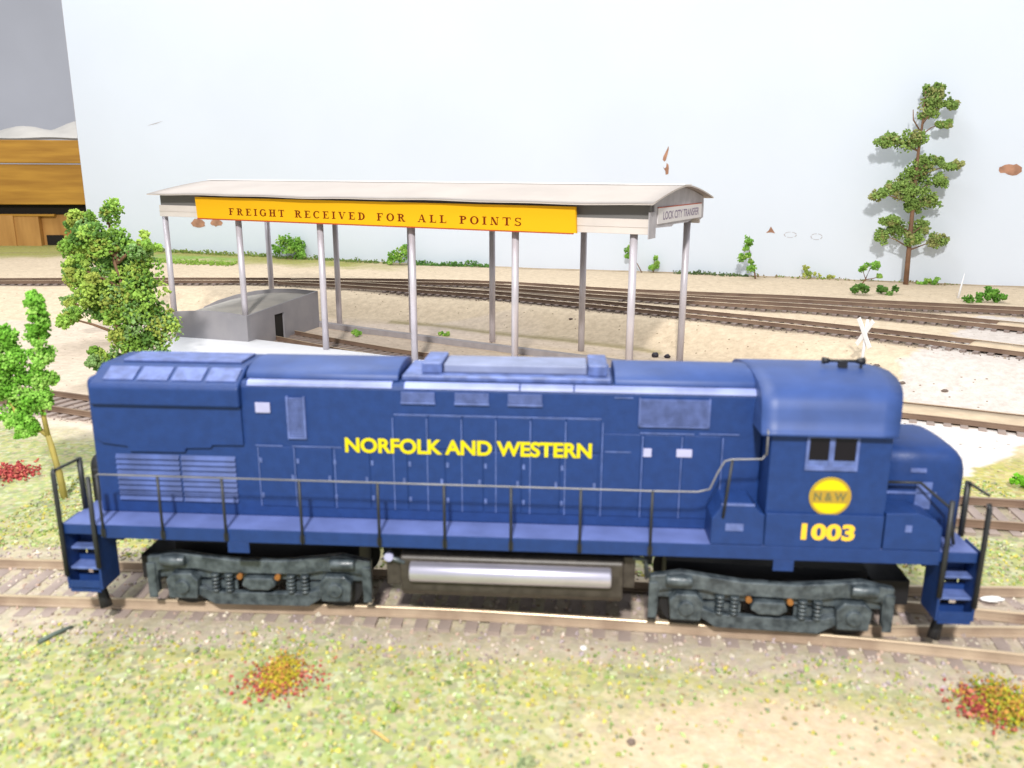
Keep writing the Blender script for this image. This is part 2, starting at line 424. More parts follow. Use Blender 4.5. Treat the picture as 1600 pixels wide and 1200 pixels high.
# ------------------------------------------------------------------ ground
def build_ground():
    xs = np.r_[np.arange(-75, -27, 1.2), np.arange(-27, 36, 0.26), np.arange(36, 72, 1.2)]
    ys = np.r_[np.arange(6, 34, 0.2), np.arange(34, 66, 0.34), np.arange(66, 100, 0.9)]
    X, Y = np.meshgrid(xs, ys)
    x, y = X.ravel(), Y.ravel()
    z = height(x, y)
    nx, ny = len(xs), len(ys)
    I = np.arange(nx * ny).reshape(ny, nx)
    f = np.stack([I[:-1, :-1], I[:-1, 1:], I[1:, 1:], I[1:, :-1]], -1).reshape(-1, 4)
    me = bpy.data.meshes.new('ground')
    me.from_pydata(np.stack([x, y, z], 1).tolist(), [], f.tolist())
    me.polygons.foreach_set('use_smooth', [True] * len(f))
    col = np.tile(np.array([0.66, 0.535, 0.385]), (len(x), 1))      # sand
    turf = np.zeros(len(x))
    jit = 0.5 * wob(x, y, 2.1) + 0.35 * wob(y, x, 5.3)
    def blend(c, w):
        w = np.clip(w, 0, 1)[:, None]
        col[:] = col * (1 - w) + np.array(c) * w
    # pinkish sand left and under the shed
    blend((0.66, 0.55, 0.455), ((y < 52) * 1.0) * np.clip((2 - x + jit * 3) / 6, 0, 1) * 0.8)
    roof_shade = np.clip(1.2 - np.abs(y - (TOE(x) - 1.6)) / 1.6, 0, 1) * (x < 13) * (x > -12)
    blend((0.50, 0.42, 0.36), roof_shade * 0.6)  # roof's shade painted into the sand before the slope
    line = np.clip(1.3 - np.abs(y - TOE(x) + 0.1 * jit) / 0.5, 0, 1) * (x < 8) * (x > -8)
    blend((0.30, 0.25, 0.12), line * 0.8)  # dark shadow line painted along the foot of the bank
    # front scenery: turf before and behind the locomotive's track
    front = np.clip((23.5 + 0.18 * (-x) + jit * 0.8 - y) / 1.2, 0, 1)
    left = np.clip((30.3 - 0.36 * (x + 18) - y + jit) / 1.5, 0, 1) * (x < 4)
    rightg = np.clip((1.0 + jit * 0.5 - np.abs(y - (25.3 + 0.15 * (x - 14)))) / 0.8, 0, 1) * (x > 2)
    g = np.maximum(np.maximum(front, left), np.clip((26.2 + 0.4 * (x - 15) + jit - y) / 1.2, 0, 1) * (x > 4) * (y < 27.5))
    blend((0.35, 0.345, 0.185), g)
    turf = np.maximum(turf, g)
    yel = np.clip(1.4 * np.exp(-((x - 17) / 7) ** 2 - ((y - 24.6) / 2) ** 2), 0, 1)
    blend((0.58, 0.47, 0.12), yel * 0.8)
    blend((0.58, 0.48, 0.14), 0.8 * np.exp(-((x + 7) / 5) ** 2 - ((y - 20.5) / 1.8) ** 2))
    blend((0.44, 0.50, 0.26), 0.7 * np.exp(-((x + 12) / 5) ** 2 - ((y - 23.5) / 3) ** 2))
    # bare pinkish earth, front right; olive-green patch front left
    bare = np.clip(1.6 * np.exp(-((x - 4.4 - 0.2 * jit) / 3.5) ** 2 - ((y - 12.0) / 1.6) ** 2) + 0.15 * jit, 0, 1)
    blend((0.58, 0.45, 0.32), bare)
    turf = turf * (1 - 0.8 * bare)
    blend((0.60, 0.46, 0.30), 0.6 * np.exp(-((x + 6.0) / 1.6) ** 2 - ((y - 14.4) / 0.5) ** 2))
    blend((0.30, 0.40, 0.13), 0.6 * np.exp(-((x + 4.5) / 3.6) ** 2 - ((y - 12.0) / 1.4) ** 2))
    blend((0.56, 0.47, 0.17), 0.5 * np.exp(-((x - 0.6) / 1.6) ** 2 - ((y - 14.3) / 0.9) ** 2))
    # ballast
    for line, w, c, s in ((T_LOCO, 2.15, (0.47, 0.39, 0.33), 0.85), (T_DIV, 1.3, (0.45, 0.37, 0.31), 0.8), (T_MID, 1.35, (0.33, 0.26, 0.23), 0.9),
                          (T_SHED, 1.2, (0.42, 0.34, 0.26), 0.5), (T_A, 1.45, (0.20, 0.155, 0.12), 0.9), (T_C, 1.45, (0.20, 0.155, 0.12), 0.9), (T_B, 1.4, (0.22, 0.17, 0.13), 0.9)):
        d = pdist(x, y, line)
        wgt = np.clip((w + 0.3 * jit - d) / 0.45 + 0.5, 0, 1) * s
        blend(c, wgt)
        turf = turf * (1 - 0.75 * np.clip(wgt, 0, 1))
    # pale plaster at the road crossing, both sides of the shed track
    pl = inside(x + 0.4 * jit, y + 0.4 * wob(y, x, 2.9), [(16.0, 32.6), (17.6, 37.0), (22.6, 42.2), (25.4, 45.6), (27.5, 48.6), (34, 48), (29, 38), (24, 31), (20.5, 30.5)])
    blend((0.62, 0.56, 0.52), pl * 0.9)
    pl = inside(x + 0.3 * jit, y + 0.3 * wob(y, x, 2.9), [(9, 34), (16.0, 31.2), (19.3, 29.3), (17.6, 27.4), (14.6, 25.0), (11, 25.2), (7, 29)])
    blend((0.72, 0.67, 0.65), pl * 0.95)
    turf = turf * (1 - pl)
    # green strip in front of the backdrop
    dB = BDY(x) - y
    gr = np.clip((6.5 + 2 * jit - dB) / 3, 0, 1) * np.clip((-8 - x + jit * 3) / 8, 0, 1)
    blend((0.34, 0.32, 0.08), gr)
    blend((0.22, 0.40, 0.06), np.clip(1.5 - np.abs(dB - 3.5 - jit) / 0.9, 0, 1) * (x < -25) * (x > -33))
    turf = np.maximum(turf, gr * 0.5)
    blend((0.25, 0.17, 0.10), np.clip(1.2 - np.abs(dB - 0.5) / 0.7, 0, 1) * (0.6 + 0.4 * jit))
    rgba = np.concatenate([col, np.ones((len(x), 1))], 1)
    a = me.color_attributes.new('tint', 'FLOAT_COLOR', 'POINT'); a.data.foreach_set('color', rgba.ravel())
    a = me.color_attributes.new('turf', 'FLOAT_COLOR', 'POINT')
    a.data.foreach_set('color', np.concatenate([np.repeat(turf[:, None], 3, 1), np.ones((len(x), 1))], 1).ravel())
    me.materials.append(GROUND)
    o = bpy.data.objects.new('ground', me)
    COL.objects.link(o)
    return structure(o)
build_ground()

# ------------------------------------------------------------------ granules and foliage
OCT = np.array([(1, 0, 0), (-1, 0, 0), (0, 1, 0), (0, -1, 0), (0, 0, 1), (0, 0, -1)], float)
OCF = np.array([(0, 2, 4), (2, 1, 4), (1, 3, 4), (3, 0, 4), (2, 0, 5), (1, 2, 5), (3, 1, 5), (0, 3, 5)])
def rotations(n):
    q = NP.normal(size=(n, 4)); q /= np.linalg.norm(q, axis=1)[:, None]
    w, x, y, z = q.T
    return np.stack([np.stack([1 - 2 * (y * y + z * z), 2 * (x * y - z * w), 2 * (x * z + y * w)], -1),
                     np.stack([2 * (x * y + z * w), 1 - 2 * (x * x + z * z), 2 * (y * z - x * w)], -1),
                     np.stack([2 * (x * z - y * w), 2 * (y * z + x * w), 1 - 2 * (x * x + y * y)], -1)], 1)
def chips(name, P, size, cols, material, parent=None, flat=0.55):
    """one mesh of many small rough grains at P; size and cols per grain"""
    n = len(P)
    sc = np.asarray(size)[:, None] * NP.uniform(flat, 1.25, (n, 3))
    loc = OCT[None] * sc[:, None, :] * NP.uniform(0.7, 1.2, (n, 6, 1))
    v = np.einsum('nij,nkj->nki', rotations(n), loc) + np.asarray(P)[:, None, :]
    f = (OCF[None] + (np.arange(n) * 6)[:, None, None]).reshape(-1, 3)
    me = bpy.data.meshes.new(name)
    me.from_pydata(v.reshape(-1, 3).tolist(), [], f.tolist())
    c = np.concatenate([np.repeat(np.asarray(cols), 6, 0), np.ones((n * 6, 1))], 1)
    a = me.color_attributes.new('tint', 'FLOAT_COLOR', 'POINT'); a.data.foreach_set('color', c.ravel())
    me.materials.append(material)
    o = bpy.data.objects.new(name, me)
    COL.objects.link(o)
    if parent is not None:
        o.parent = parent
    return o

def pick(pal, n, jitter=0.15):
    pal = np.array(pal)
    c = pal[NP.integers(0, len(pal), n)]
    return np.clip(c * NP.uniform(1 - jitter, 1 + jitter, (n, 1)), 0, 1)

# turf flock in the foreground and between the tracks
def scatter_turf():
    n = 26000
    x = NP.uniform(-14, 15, n); y = NP.uniform(10.5, 24.5, n)
    d = np.minimum(np.minimum(pdist(x, y, T_LOCO), pdist(x, y, T_MID)), pdist(x, y, T_DIV))
    bare = np.exp(-((x - 4.4) / 3.6) ** 2 - ((y - 12.0) / 1.7) ** 2)
    k = (d > 1.7 + 0.45 * wob(x, y, 2)) & (NP.uniform(0, 1, n) > bare * 0.93)
    x, y = x[k], y[k]
    P = np.stack([x, y, height(x, y) + 0.015], 1)
    pal = [(0.38, 0.41, 0.11), (0.47, 0.43, 0.15), (0.27, 0.36, 0.11), (0.52, 0.55, 0.34), (0.46, 0.36, 0.20), (0.22, 0.30, 0.10), (0.38, 0.48, 0.20), (0.50, 0.44, 0.10), (0.34, 0.34, 0.22), (0.28, 0.29, 0.20)]
    o = chips('turf', P, NP.uniform(0.02, 0.07, len(P)), pick(pal, len(P), 0.25), GRANULE)
    tag(o, 'yellow green ground foam scattered over the foreground', 'turf', kind='stuff')
scatter_turf()
def scatter_ballast():
    Ps, cs = [], []
    for line, n, wmax, pal in ((T_LOCO, 5200, 2.2, [(0.46, 0.38, 0.33), (0.36, 0.29, 0.26), (0.56, 0.48, 0.41), (0.48, 0.35, 0.28), (0.58, 0.52, 0.42), (0.42, 0.35, 0.36)]),
                               (T_MID, 2800, 1.6, [(0.34, 0.27, 0.24), (0.26, 0.2, 0.18), (0.44, 0.37, 0.31)]),
                               (T_C, 1800, 1.75, [(0.24, 0.19, 0.15), (0.16, 0.13, 0.11), (0.40, 0.33, 0.25)]),
                               (T_A, 1400, 1.7, [(0.24, 0.19, 0.15), (0.16, 0.13, 0.11), (0.40, 0.33, 0.25)])):
        L = spline(line, 0.1)
        i = NP.integers(1, len(L) - 1, n)
        t = L[i + 0] - L[i - 1]; t /= np.linalg.norm(t, axis=1)[:, None]
        off = NP.uniform(-wmax, wmax, n)
        x = L[i, 0] - t[:, 1] * off; y = L[i, 1] + t[:, 0] * off
        k = (x > -26) & (x < 34)
        Ps.append(np.stack([x, y, height(x, y) + 0.01], 1)[k]); cs.append(pick(pal, n, 0.2)[k])
    P = np.concatenate(Ps); c = np.concatenate(cs)
    o = chips('ballast_gravel', P, NP.uniform(0.03, 0.075, len(P)), c, GRANULE)
    tag(o, 'grey brown stone ballast strewn along the railway tracks', 'ballast', kind='stuff')
scatter_ballast()

def crown(clumps, density=26, grain=0.13, pal=None, wild=0.22, nmin=7):
    """grain positions for foliage: clumps = (x, y, z, rx, ry, rz)"""
    P, Cc, Sz = [], [], []
    for (x, y, z, rx, ry, rz) in clumps:
        sub = max(nmin, int(9 * (rx * rz) / 0.5))
        for _ in range(min(sub, 28)):
            d = NP.normal(size=3); d /= np.linalg.norm(d)
            c = np.array((x, y, z)) + d * np.array((rx, ry, rz)) * NP.uniform(0.25, 0.95)
            r = NP.uniform(0.34, 0.62) * max(min(rx, rz), 0.6 * ry)
            n = int(density * NP.uniform(0.7, 1.3))
            q = NP.normal(size=(n, 3)); q /= np.linalg.norm(q, axis=1)[:, None]
            P.append(c + q * r * NP.uniform(0.55, 1.0 + wild, (n, 1)))
            base = np.array(pal[NP.integers(0, len(pal))])
            Cc.append(np.clip(base * NP.uniform(0.7, 1.35, (n, 1)), 0, 1))
            Sz.append(NP.uniform(0.7, 1.5, n) * grain)
    return np.concatenate(P), np.concatenate(Sz), np.concatenate(Cc)

GREEN_DARK = [(0.186, 0.338, 0.053), (0.267, 0.44, 0.075), (0.347, 0.484, 0.09), (0.107, 0.22, 0.045), (0.32, 0.382, 0.075), (0.214, 0.352, 0.12)]
GREEN_PINE = [(0.17, 0.264, 0.066), (0.246, 0.358, 0.094), (0.302, 0.32, 0.113), (0.208, 0.32, 0.075)]
GREEN_LIGHT = [(0.172, 0.414, 0.046), (0.253, 0.506, 0.081), (0.138, 0.345, 0.034), (0.322, 0.552, 0.115)]
GREEN_MID = [(0.14, 0.308, 0.042), (0.21, 0.406, 0.07), (0.266, 0.434, 0.084)]
YELLOW_WEED = [(0.28, 0.38, 0.08), (0.38, 0.42, 0.10)]

def plant(name, label, cat, base, clumps, limbs, pal, trunk_mat, density=26, grain=0.13, group=None, stem='trunk', leafname='crown', nmin=7):
    """clumps and limbs in cm relative to the foot of the plant"""
    t = thing(name, label, cat, base, group=group)
    if limbs:
        mb = MB()
        for path, r0, r1 in limbs:
            k = len(path)
            mb.tube(path, [r0 + (r1 - r0) * i / (k - 1) for i in range(k)], 7)
        mb.build(stem, trunk_mat, t)
    P, sz, c = crown(clumps, density, grain, pal, nmin=nmin)
    chips(leafname, P, sz, c, LEAF, t)
    return t

# ------------------------------------------------------------------ railway tracks
def sleeper_mesh(name, m, ln=2.55, wd=0.26, th=0.14):
    o = MB().box(-ln / 2, ln / 2, -wd / 2, wd / 2, -th, 0)
    me = bpy.data.meshes.new(name)
    me.from_pydata(o.v, [], o.f)
    me.materials.append(m)
    return me
SL_FAR = sleeper_mesh('sleeper', TIE, wd=0.24)
SL_NEAR = sleeper_mesh('sleeper', TIEF)
RAILPROF = [(-0.085, -0.22), (0.085, -0.22), (0.085, -0.195), (0.02, -0.18), (0.02, -0.06), (0.04, -0.05), (0.04, -0.012), (0.03, 0), (-0.03, 0), (-0.04, -0.012), (-0.04, -0.05), (-0.02, -0.06), (-0.02, -0.18), (-0.085, -0.195)]
def track(label, line, z, railmat=RAILM, web=None, slm=None, sp=0.6, skip=lambda x, y: False, infill=None, group='railway tracks', sl=2.55, dz=0.0):
    L = spline(line, 0.25)
    root = thing('railway_track', label, 'railway track', (float(L[len(L) // 2][0]), float(L[len(L) // 2][1]), z), group=group)
    ox, oy = root.location.x, root.location.y
    T = np.gradient(L, axis=0); T /= np.linalg.norm(T, axis=1)[:, None]
    N = np.stack([-T[:, 1], T[:, 0]], 1)
    for side in (-0.855, 0.855):
        Q = L + N * side
        mb = MB()
        k = len(RAILPROF)
        for q, nn in zip(Q, N):
            for (a, h) in RAILPROF:
                mb.v.append((q[0] + nn[0] * a - ox, q[1] + nn[1] * a - oy, h + dz))
        for i in range(len(Q) - 1):
            for j in range(k):
                jj = (j + 1) % k
                mb.f.append((i * k + j, (i + 1) * k + j, (i + 1) * k + jj, i * k + jj)); mb.sm.append(False)
        mb.f.append(tuple(range(k))); mb.sm.append(False)
        mb.f.append(tuple((len(Q) - 1) * k + i for i in reversed(range(k)))); mb.sm.append(False)
        ro = mb.build('rail', web or RAILD, root)
        ro.data.materials.append(railmat)
        mi = np.zeros(len(ro.data.polygons), np.int32)
        for i in range(len(Q) - 1):
            mi[i * k + 6:i * k + 9] = 1
        ro.data.polygons.foreach_set('material_index', mi)
    SLs = spline(line, sp)
    TT = np.gradient(SLs, axis=0)
    items = [(p, t) for p, t in zip(SLs, TT) if not skip(p[0], p[1])]
    items.sort(key=lambda it: it[0][0] ** 2 + it[0][1] ** 2 + (1e6 if abs(it[0][0]) > 0.68 * it[0][1] + 2 else 0))
    rest = MB()
    for k, (p, t) in enumerate(items):
        ang = math.atan2(t[1], t[0]) + math.pi / 2 + random.uniform(-0.02, 0.02)
        zz = -0.225 + dz + random.uniform(-0.004, 0.004)
        off = random.uniform(-0.06, 0.06)
        px, py = p[0] - ox + off * math.cos(ang), p[1] - oy + off * math.sin(ang)
        if k < 98:
            o = bpy.data.objects.new('sleeper', slm or SL_FAR)
            COL.objects.link(o)
            o.parent = root
            o.location = (px, py, zz)
            o.rotation_euler = (0, 0, ang)
        else:
            c, s = math.cos(ang), math.sin(ang)
            v = []
            for (a, b, h) in MB().box(-1.275, 1.275, -0.13, 0.13, -0.14, 0).v:
                v.append((px + a * c - b * s, py + a * s + b * c, zz + h))
            rest.add(v, [(0, 1, 3, 2), (4, 6, 7, 5), (0, 4, 5, 1), (2, 3, 7, 6), (0, 2, 6, 4), (1, 5, 7, 3)])
    if rest.v:
        o = rest.build('sleeper_row', TIE, root)
        o['kind'] = 'stuff'
    if infill:
        a, b = infill
        mb = MB()
        Q = [(q, nn) for q, nn in zip(L, N) if a <= q[0] <= b]
        for q, nn in Q:
            for (w, h) in ((-0.76, -0.24), (-0.76, -0.05), (0, -0.02), (0.76, -0.05), (0.76, -0.24)):
                mb.v.append((q[0] + nn[0] * w - ox, q[1] + nn[1] * w - oy, h))
        for i in range(len(Q) - 1):
            for j in range(4):
                mb.f.append((i * 5 + j, i * 5 + j + 1, (i + 1) * 5 + j + 1, (i + 1) * 5 + j)); mb.sm.append(True)
        mb.f.append((0, 1, 2, 3, 4)); mb.sm.append(False)
        e = (len(Q) - 1) * 5
        mb.f.append((e + 4, e + 3, e + 2, e + 1, e)); mb.sm.append(False)
        mb.build('crossing_infill', INFILL, root)
    return root

track('nearest track, under the blue locomotive, with pale dusty sleepers', T_LOCO, 0, RAILB, RAILT, SL_NEAR, sp=0.54)
track('short diverging rails joining the locomotive track at the right', T_DIV, -0.006, RAILB, RAILT, SL_NEAR, skip=lambda x, y: x < 9.5, dz=-0.01)
track('track curving past behind the locomotive, through grass', T_MID, 0, RAILM, None, SL_NEAR)
track('siding running under the freight canopy into the grey hut', T_SHED, 0, RAILB, None, SL_NEAR, infill=(14.6, 24.5))
track('farthest track on the bank, closest to the white backdrop', T_A, 1.2, RAILB, None, SL_FAR)
track('front track on the bank, curving down to the right crossing', T_C, 1.204, RAILB, None, SL_FAR, skip=lambda x, y: x < -9, infill=(22.0, 30), dz=-0.012)
track('middle track on the bank between two diverging tracks', T_B, 1.202, RAILB, None, SL_FAR, skip=lambda x, y: x < 7.5, infill=(26.5, 36), dz=-0.006)

# ------------------------------------------------------------------ lettering
def text_mesh(s, width, heightc, bold=0.0, spacing=1.0):
    cu = bpy.data.curves.new('lettering', 'FONT')
    cu.body = s
    cu.size = 1
    cu.offset = bold
    cu.space_character = spacing
    cu.align_x = 'LEFT'
    o = bpy.data.objects.new('lettering', cu)
    COL.objects.link(o)
    bpy.context.view_layer.update()
    me = bpy.data.meshes.new_from_object(o)
    bpy.data.objects.remove(o)
    n = len(me.vertices)
    co = np.zeros(n * 3); me.vertices.foreach_get('co', co); co = co.reshape(-1, 3)
    mn, mxx = co.min(0), co.max(0)
    co[:, 0] = (co[:, 0] - mn[0]) / (mxx[0] - mn[0]) * width
    co[:, 1] = (co[:, 1] - mn[1]) / (mxx[1] - mn[1]) * heightc
    return me, co
def text_on_front(name, s, x0, x1, z0, z1, y, material, parent, bold=0.0, spacing=1.0, label=None):
    """lettering standing on a face that looks towards -y"""
    me, co = text_mesh(s, x1 - x0, z1 - z0, bold, spacing)
    new = np.stack([x0 + co[:, 0], np.full(len(co), y), z0 + co[:, 1]], 1)
    me.vertices.foreach_set('co', new.ravel())
    me.update()
    me.materials.clear(); me.materials.append(material)
    o = bpy.data.objects.new(name, me)
    COL.objects.link(o)
    o.parent = parent
    if label: o['label'] = label
    return o

# a roman capital alphabet drawn as thick stems, hairlines and bracketed bowls (height 1)
ST, HR, SF = 0.235, 0.105, 0.13
def serif_glyph(ch):
    q = []   # polygons (list of points)
    def stem(x, y0=0, y1=1, w=ST): q.append([(x, y0), (x + w, y0), (x + w, y1), (x, y1)])
    def bar(x0, x1, y, h=HR): q.append([(x0, y), (x1, y), (x1, y + h), (x0, y + h)])
    def serif(x, w, y): bar(x - SF, x + w + SF, y)
    def diag(xa, ya, xb, yb, w): q.append([(xa, ya), (xa + w, ya), (xb + w, yb), (xb, yb)])
    def bowl(cx, cy, rx, ry, a0, a1, tx=ST, ty=HR, n=14):
        for i in range(n):
            t0, t1 = (math.radians(a0 + (a1 - a0) * k / n) for k in (i, i + 1))
            q.append([(cx + rx * math.cos(t0), cy + ry * math.sin(t0)), (cx + rx * math.cos(t1), cy + ry * math.sin(t1)),
                      (cx + (rx - tx) * math.cos(t1), cy + (ry - ty) * math.sin(t1)), (cx + (rx - tx) * math.cos(t0), cy + (ry - ty) * math.sin(t0))])
    x = SF
    if ch == 'I': stem(x); serif(x, ST, 0); serif(x, ST, 1 - HR); w = ST + 2 * SF
    elif ch in 'FE':
        stem(x); bar(0, x + ST + 0.1, 0) if ch == 'F' else bar(0, 0.82, 0)
        bar(0, 0.80, 1 - HR); bar(x, 0.58, 0.47); stem(0.52, 0.36, 0.68, 0.06); stem(0.74, 0.72, 1, 0.06)
        if ch == 'E': stem(0.78, 0, 0.30, 0.06)
        w = 0.86
    elif ch == 'L': stem(x); serif(x, ST, 1 - HR); bar(0, 0.80, 0); stem(0.75, 0, 0.32, 0.06); w = 0.83
    elif ch in 'PRD':
        stem(x); serif(x, ST, 0)
        if ch == 'D': bowl(0.40, 0.5, 0.52, 0.5, -90, 90); bar(0, 0.42, 1 - HR); bar(x, 0.42, 0); w = 0.95
        else:
            bowl(0.42, 0.74, 0.40, 0.26, -90, 90); bar(0, 0.44, 1 - HR); bar(x, 0.44, 0.48)
            w = 0.84
            if ch == 'R': diag(0.72, 0, 0.42, 0.50, 0.21); bar(0.68, 1.02, 0); w = 1.0
    elif ch == 'H': stem(x); stem(0.68); serif(x, ST, 0); serif(x, ST, 1 - HR); serif(0.68, ST, 0); serif(0.68, ST, 1 - HR); bar(x, 0.7, 0.47); w = 1.0
    elif ch == 'N': stem(x, w=0.08); stem(0.78, w=0.08); diag(0.60, 0, 0.08, 1, 0.24); serif(x, 0.08, 0); serif(0.78, 0.08, 1 - HR); w = 1.0
    elif ch == 'T': stem(0.36); serif(0.36, ST, 0); bar(0, 0.9, 1 - HR); stem(0, 0.70, 1, 0.06); stem(0.84, 0.70, 1, 0.06); w = 0.9
    elif ch == 'O': bowl(0.5, 0.5, 0.5, 0.51, 0, 360, n=30); w = 1.0
    elif ch in 'CG':
        bowl(0.5, 0.5, 0.5, 0.51, 42, 318, n=26); stem(0.80, 0.66, 0.96, 0.06)
        w = 0.94
        if ch == 'G': stem(0.72, 0.06, 0.44); bar(0.62, 1.0, 0.42); w = 1.0
    elif ch == 'V': diag(0.38, 0, 0.08, 1, 0.22); diag(0.44, 0, 0.84, 1, 0.08); bar(0, 0.42, 1 - HR); bar(0.70, 1.02, 1 - HR); w = 1.0
    elif ch == 'A': diag(0.10, 0, 0.46, 1, 0.08); diag(0.74, 0, 0.42, 1, 0.22); bar(0.24, 0.78, 0.30); bar(0, 0.30, 0); bar(0.66, 1.06, 0); w = 1.06
    elif ch == 'S':
        bowl(0.40, 0.74, 0.34, 0.27, 20, 270, tx=0.15); bowl(0.40, 0.26, 0.36, 0.27, -160, 90, tx=0.15)
        stem(0.66, 0.74, 1, 0.06); stem(0.04, 0, 0.26, 0.06); w = 0.78
    else: w = 0.9
    return q, w

# ------------------------------------------------------------------ the blue diesel locomotive
LOCO = thing('diesel_locomotive', 'blue model diesel locomotive with yellow lettering standing on the nearest track', 'locomotive', (0, 16.6, 0), -math.radians(3.7))

def loco():
    R = LOCO
    # --- frame and walkway
    fr = MB().box(-8.95, 8.9, -1.66, 1.66, 1.90, 2.11)
    fr.build('walkway', BLUE, R, 0.02)
    B(-8.93, 8.88, -1.655, 1.655, 2.113, 2.122).build('deck_plate', DECK, R)  # thin sheet carrying the painted light of the walkway top
    mb = MB()
    for s in (-1, 1):
        y0, y1 = (-1.685, -1.662) if s < 0 else (1.662, 1.685)
        mb.box(-8.15, 8.2, y0, y1, 1.85, 2.13)
        mb.box(-5.56, -5.12, y0, y1, 1.62, 1.85).box(5.13, 5.52, y0, y1, 1.62, 1.85)
    mb.build('side_sill', BLUE, R, 0.01)
    B(-8.6, 8.6, -0.62, 0.62, 1.66, 1.9).build('underframe', BLACK, R)
    for a, b in ((-8.05, -7.3), (7.45, 8.25)):
        B(a, b, -0.5, 0.5, 0.36, 0.92).build('coupler_pocket', BLACK, R, 0.03)
    # --- long hood
    prof = [(-0.98, 2.11), (-0.98, 4.86), (-0.955, 4.93), (-0.90, 4.975), (-0.82, 4.985), (0.82, 4.985), (0.90, 4.975), (0.955, 4.93), (0.98, 4.86), (0.98, 2.11)]
    hood = MB().prism(prof, -8.5, 4.92).build('long_hood', BLUE, R, 0.05, 3)
    def arch(x0, x1, hw, zt, zb=4.985, n=12):
        p = [(-hw, zb)]
        for i in range(n + 1):
            a = math.pi * (1 - i / n)
            p.append((hw * math.cos(a), zb + 0.03 + (zt - zb - 0.03) * math.sin(a) ** 0.8))
        p.append((hw, zb))
        return MB().prism(p, x0, x1, smooth=True)
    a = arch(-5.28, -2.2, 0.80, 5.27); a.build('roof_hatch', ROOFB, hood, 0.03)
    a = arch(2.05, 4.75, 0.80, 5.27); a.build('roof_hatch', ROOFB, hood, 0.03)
    B(-2.15, 2.0, -0.70, 0.70, 4.985, 5.10).build('roof_deck', EDGE, hood, 0.03)
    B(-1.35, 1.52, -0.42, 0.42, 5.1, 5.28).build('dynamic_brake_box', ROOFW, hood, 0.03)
    B(-1.78, -1.37, -0.52, 0.52, 5.1, 5.33).build('roof_block', EDGE, hood, 0.03)
    B(1.54, 1.92, -0.52, 0.52, 5.1, 5.33).build('roof_block', EDGE, hood, 0.03)
    g = MB()
    for x0, x1 in ((-5.2, -2.3), (-2.05, 0.2), (0.23, 1.25), (1.28, 4.8)):
        g.prism([(-0.99, 4.90), (-0.965, 4.96), (-0.90, 4.998), (-0.83, 5.004), (-0.83, 4.96), (-0.93, 4.92)], x0, x1)
    g.build('rain_gutter', GUT, hood)
    # radiator section at the rear: overhanging shutter box with a sloping grilled top
    pr = [(-1.16, 4.47), (-1.16, 4.86), (-1.10, 4.92), (-0.55, 5.20), (0.55, 5.20), (1.10, 4.92), (1.16, 4.86), (1.16, 4.47)]
    rad = MB().prism(pr, -8.38, -5.32).build('radiator_housing', BLUE, R, 0.05, 3)
    for i in range(4):
        x0 = -8.12 + i * 0.70
        for s in (-1, 1):
            g = MB().prism([(s * 1.02, 4.968), (s * 0.66, 5.150), (s * 0.66, 5.170), (s * 1.02, 4.99)], x0, x0 + 0.62)
            g.build('shutter_grille', WORN, rad)
    B(-8.0, -5.5, -0.40, 0.40, 5.20, 5.255).build('fan_grille', WORN, rad, 0.02)
    # stepped filter cover under it, and the louvred grille below
    for s in (-1, 1):
        y0, y1 = (-1.045, -0.975) if s < 0 else (0.975, 1.045)
        MB().prism([(-8.40, 4.47), (-5.34, 4.47), (-5.34, 3.66), (-5.98, 3.65), (-6.02, 3.585), (-6.53, 3.57), (-6.57, 3.48), (-7.72, 3.47), (-7.76, 3.58), (-8.28, 3.64), (-8.40, 3.75)], y0, y1, 'y').build('filter_cover', BLUE, hood, 0.015)
        lv = MB()
        for i in range(9):
            z = 2.42 + i * 0.112
            lv.prism([(-0.982 if s < 0 else 0.982, z), (-1.035 if s < 0 else 1.035, z), (-0.982 if s < 0 else 0.982, z + 0.085)], -8.05, -6.72)
            lv.prism([(-0.982 if s < 0 else 0.982, z), (-1.035 if s < 0 else 1.035, z), (-0.982 if s < 0 else 0.982, z + 0.085)], -6.68, -5.55)
        lv.build('louvre_panel', LOUV, hood)
        # engine doors: low row and high row, raised a little with rubbed edges
        ya, yb = (-1.002, -0.978) if s < 0 else (0.978, 1.002)
        for i in range(9):
            x0 = -5.06 + i * 0.76 
            d = B(x0 + 0.012, x0 + 0.748, ya, yb, 2.36, 3.64).build('engine_door', BLUE, hood, 0.012)
            h = MB()
            yy = -1.016 if s < 0 else 1.004
            for z in (2.6, 3.35):
                h.box(x0 + 0.02, x0 + 0.07, yy, yy + 0.012, z - 0.05, z + 0.05)
            h.box(x0 + 0.66, x0 + 0.71, yy, yy + 0.012, 2.93, 3.05)
            h.build('hinge', EDGE, d)
        for i in range(6):
            x0 = -2.27 + i * 0.68
            B(x0 + 0.012, x0 + 0.668, ya, yb, 3.68, 4.36).build('engine_door', BLUE, hood, 0.012)
        for i in range(3):
            x0 = 1.86 + i * 0.76 + (0.03 if i else 0)
            B(x0, x0 + 0.72, ya, yb, 2.36, 4.08).build('engine_door', BLUE, hood, 0.012)
        e = MB()
        yy = -1.008 if s < 0 else 1.003
        for (x0, x1, z) in ((-2.27, 1.81, 4.366), (-5.1, -4.55, 3.652), (-4.35, -3.35, 3.652), (2.56, 3.6, 4.10), (3.7, 4.46, 4.11), (1.9, 2.4, 3.70), (2.05, 2.4, 4.80)):
            e.box(x0, x1, yy, yy + 0.006, z, z + 0.022)
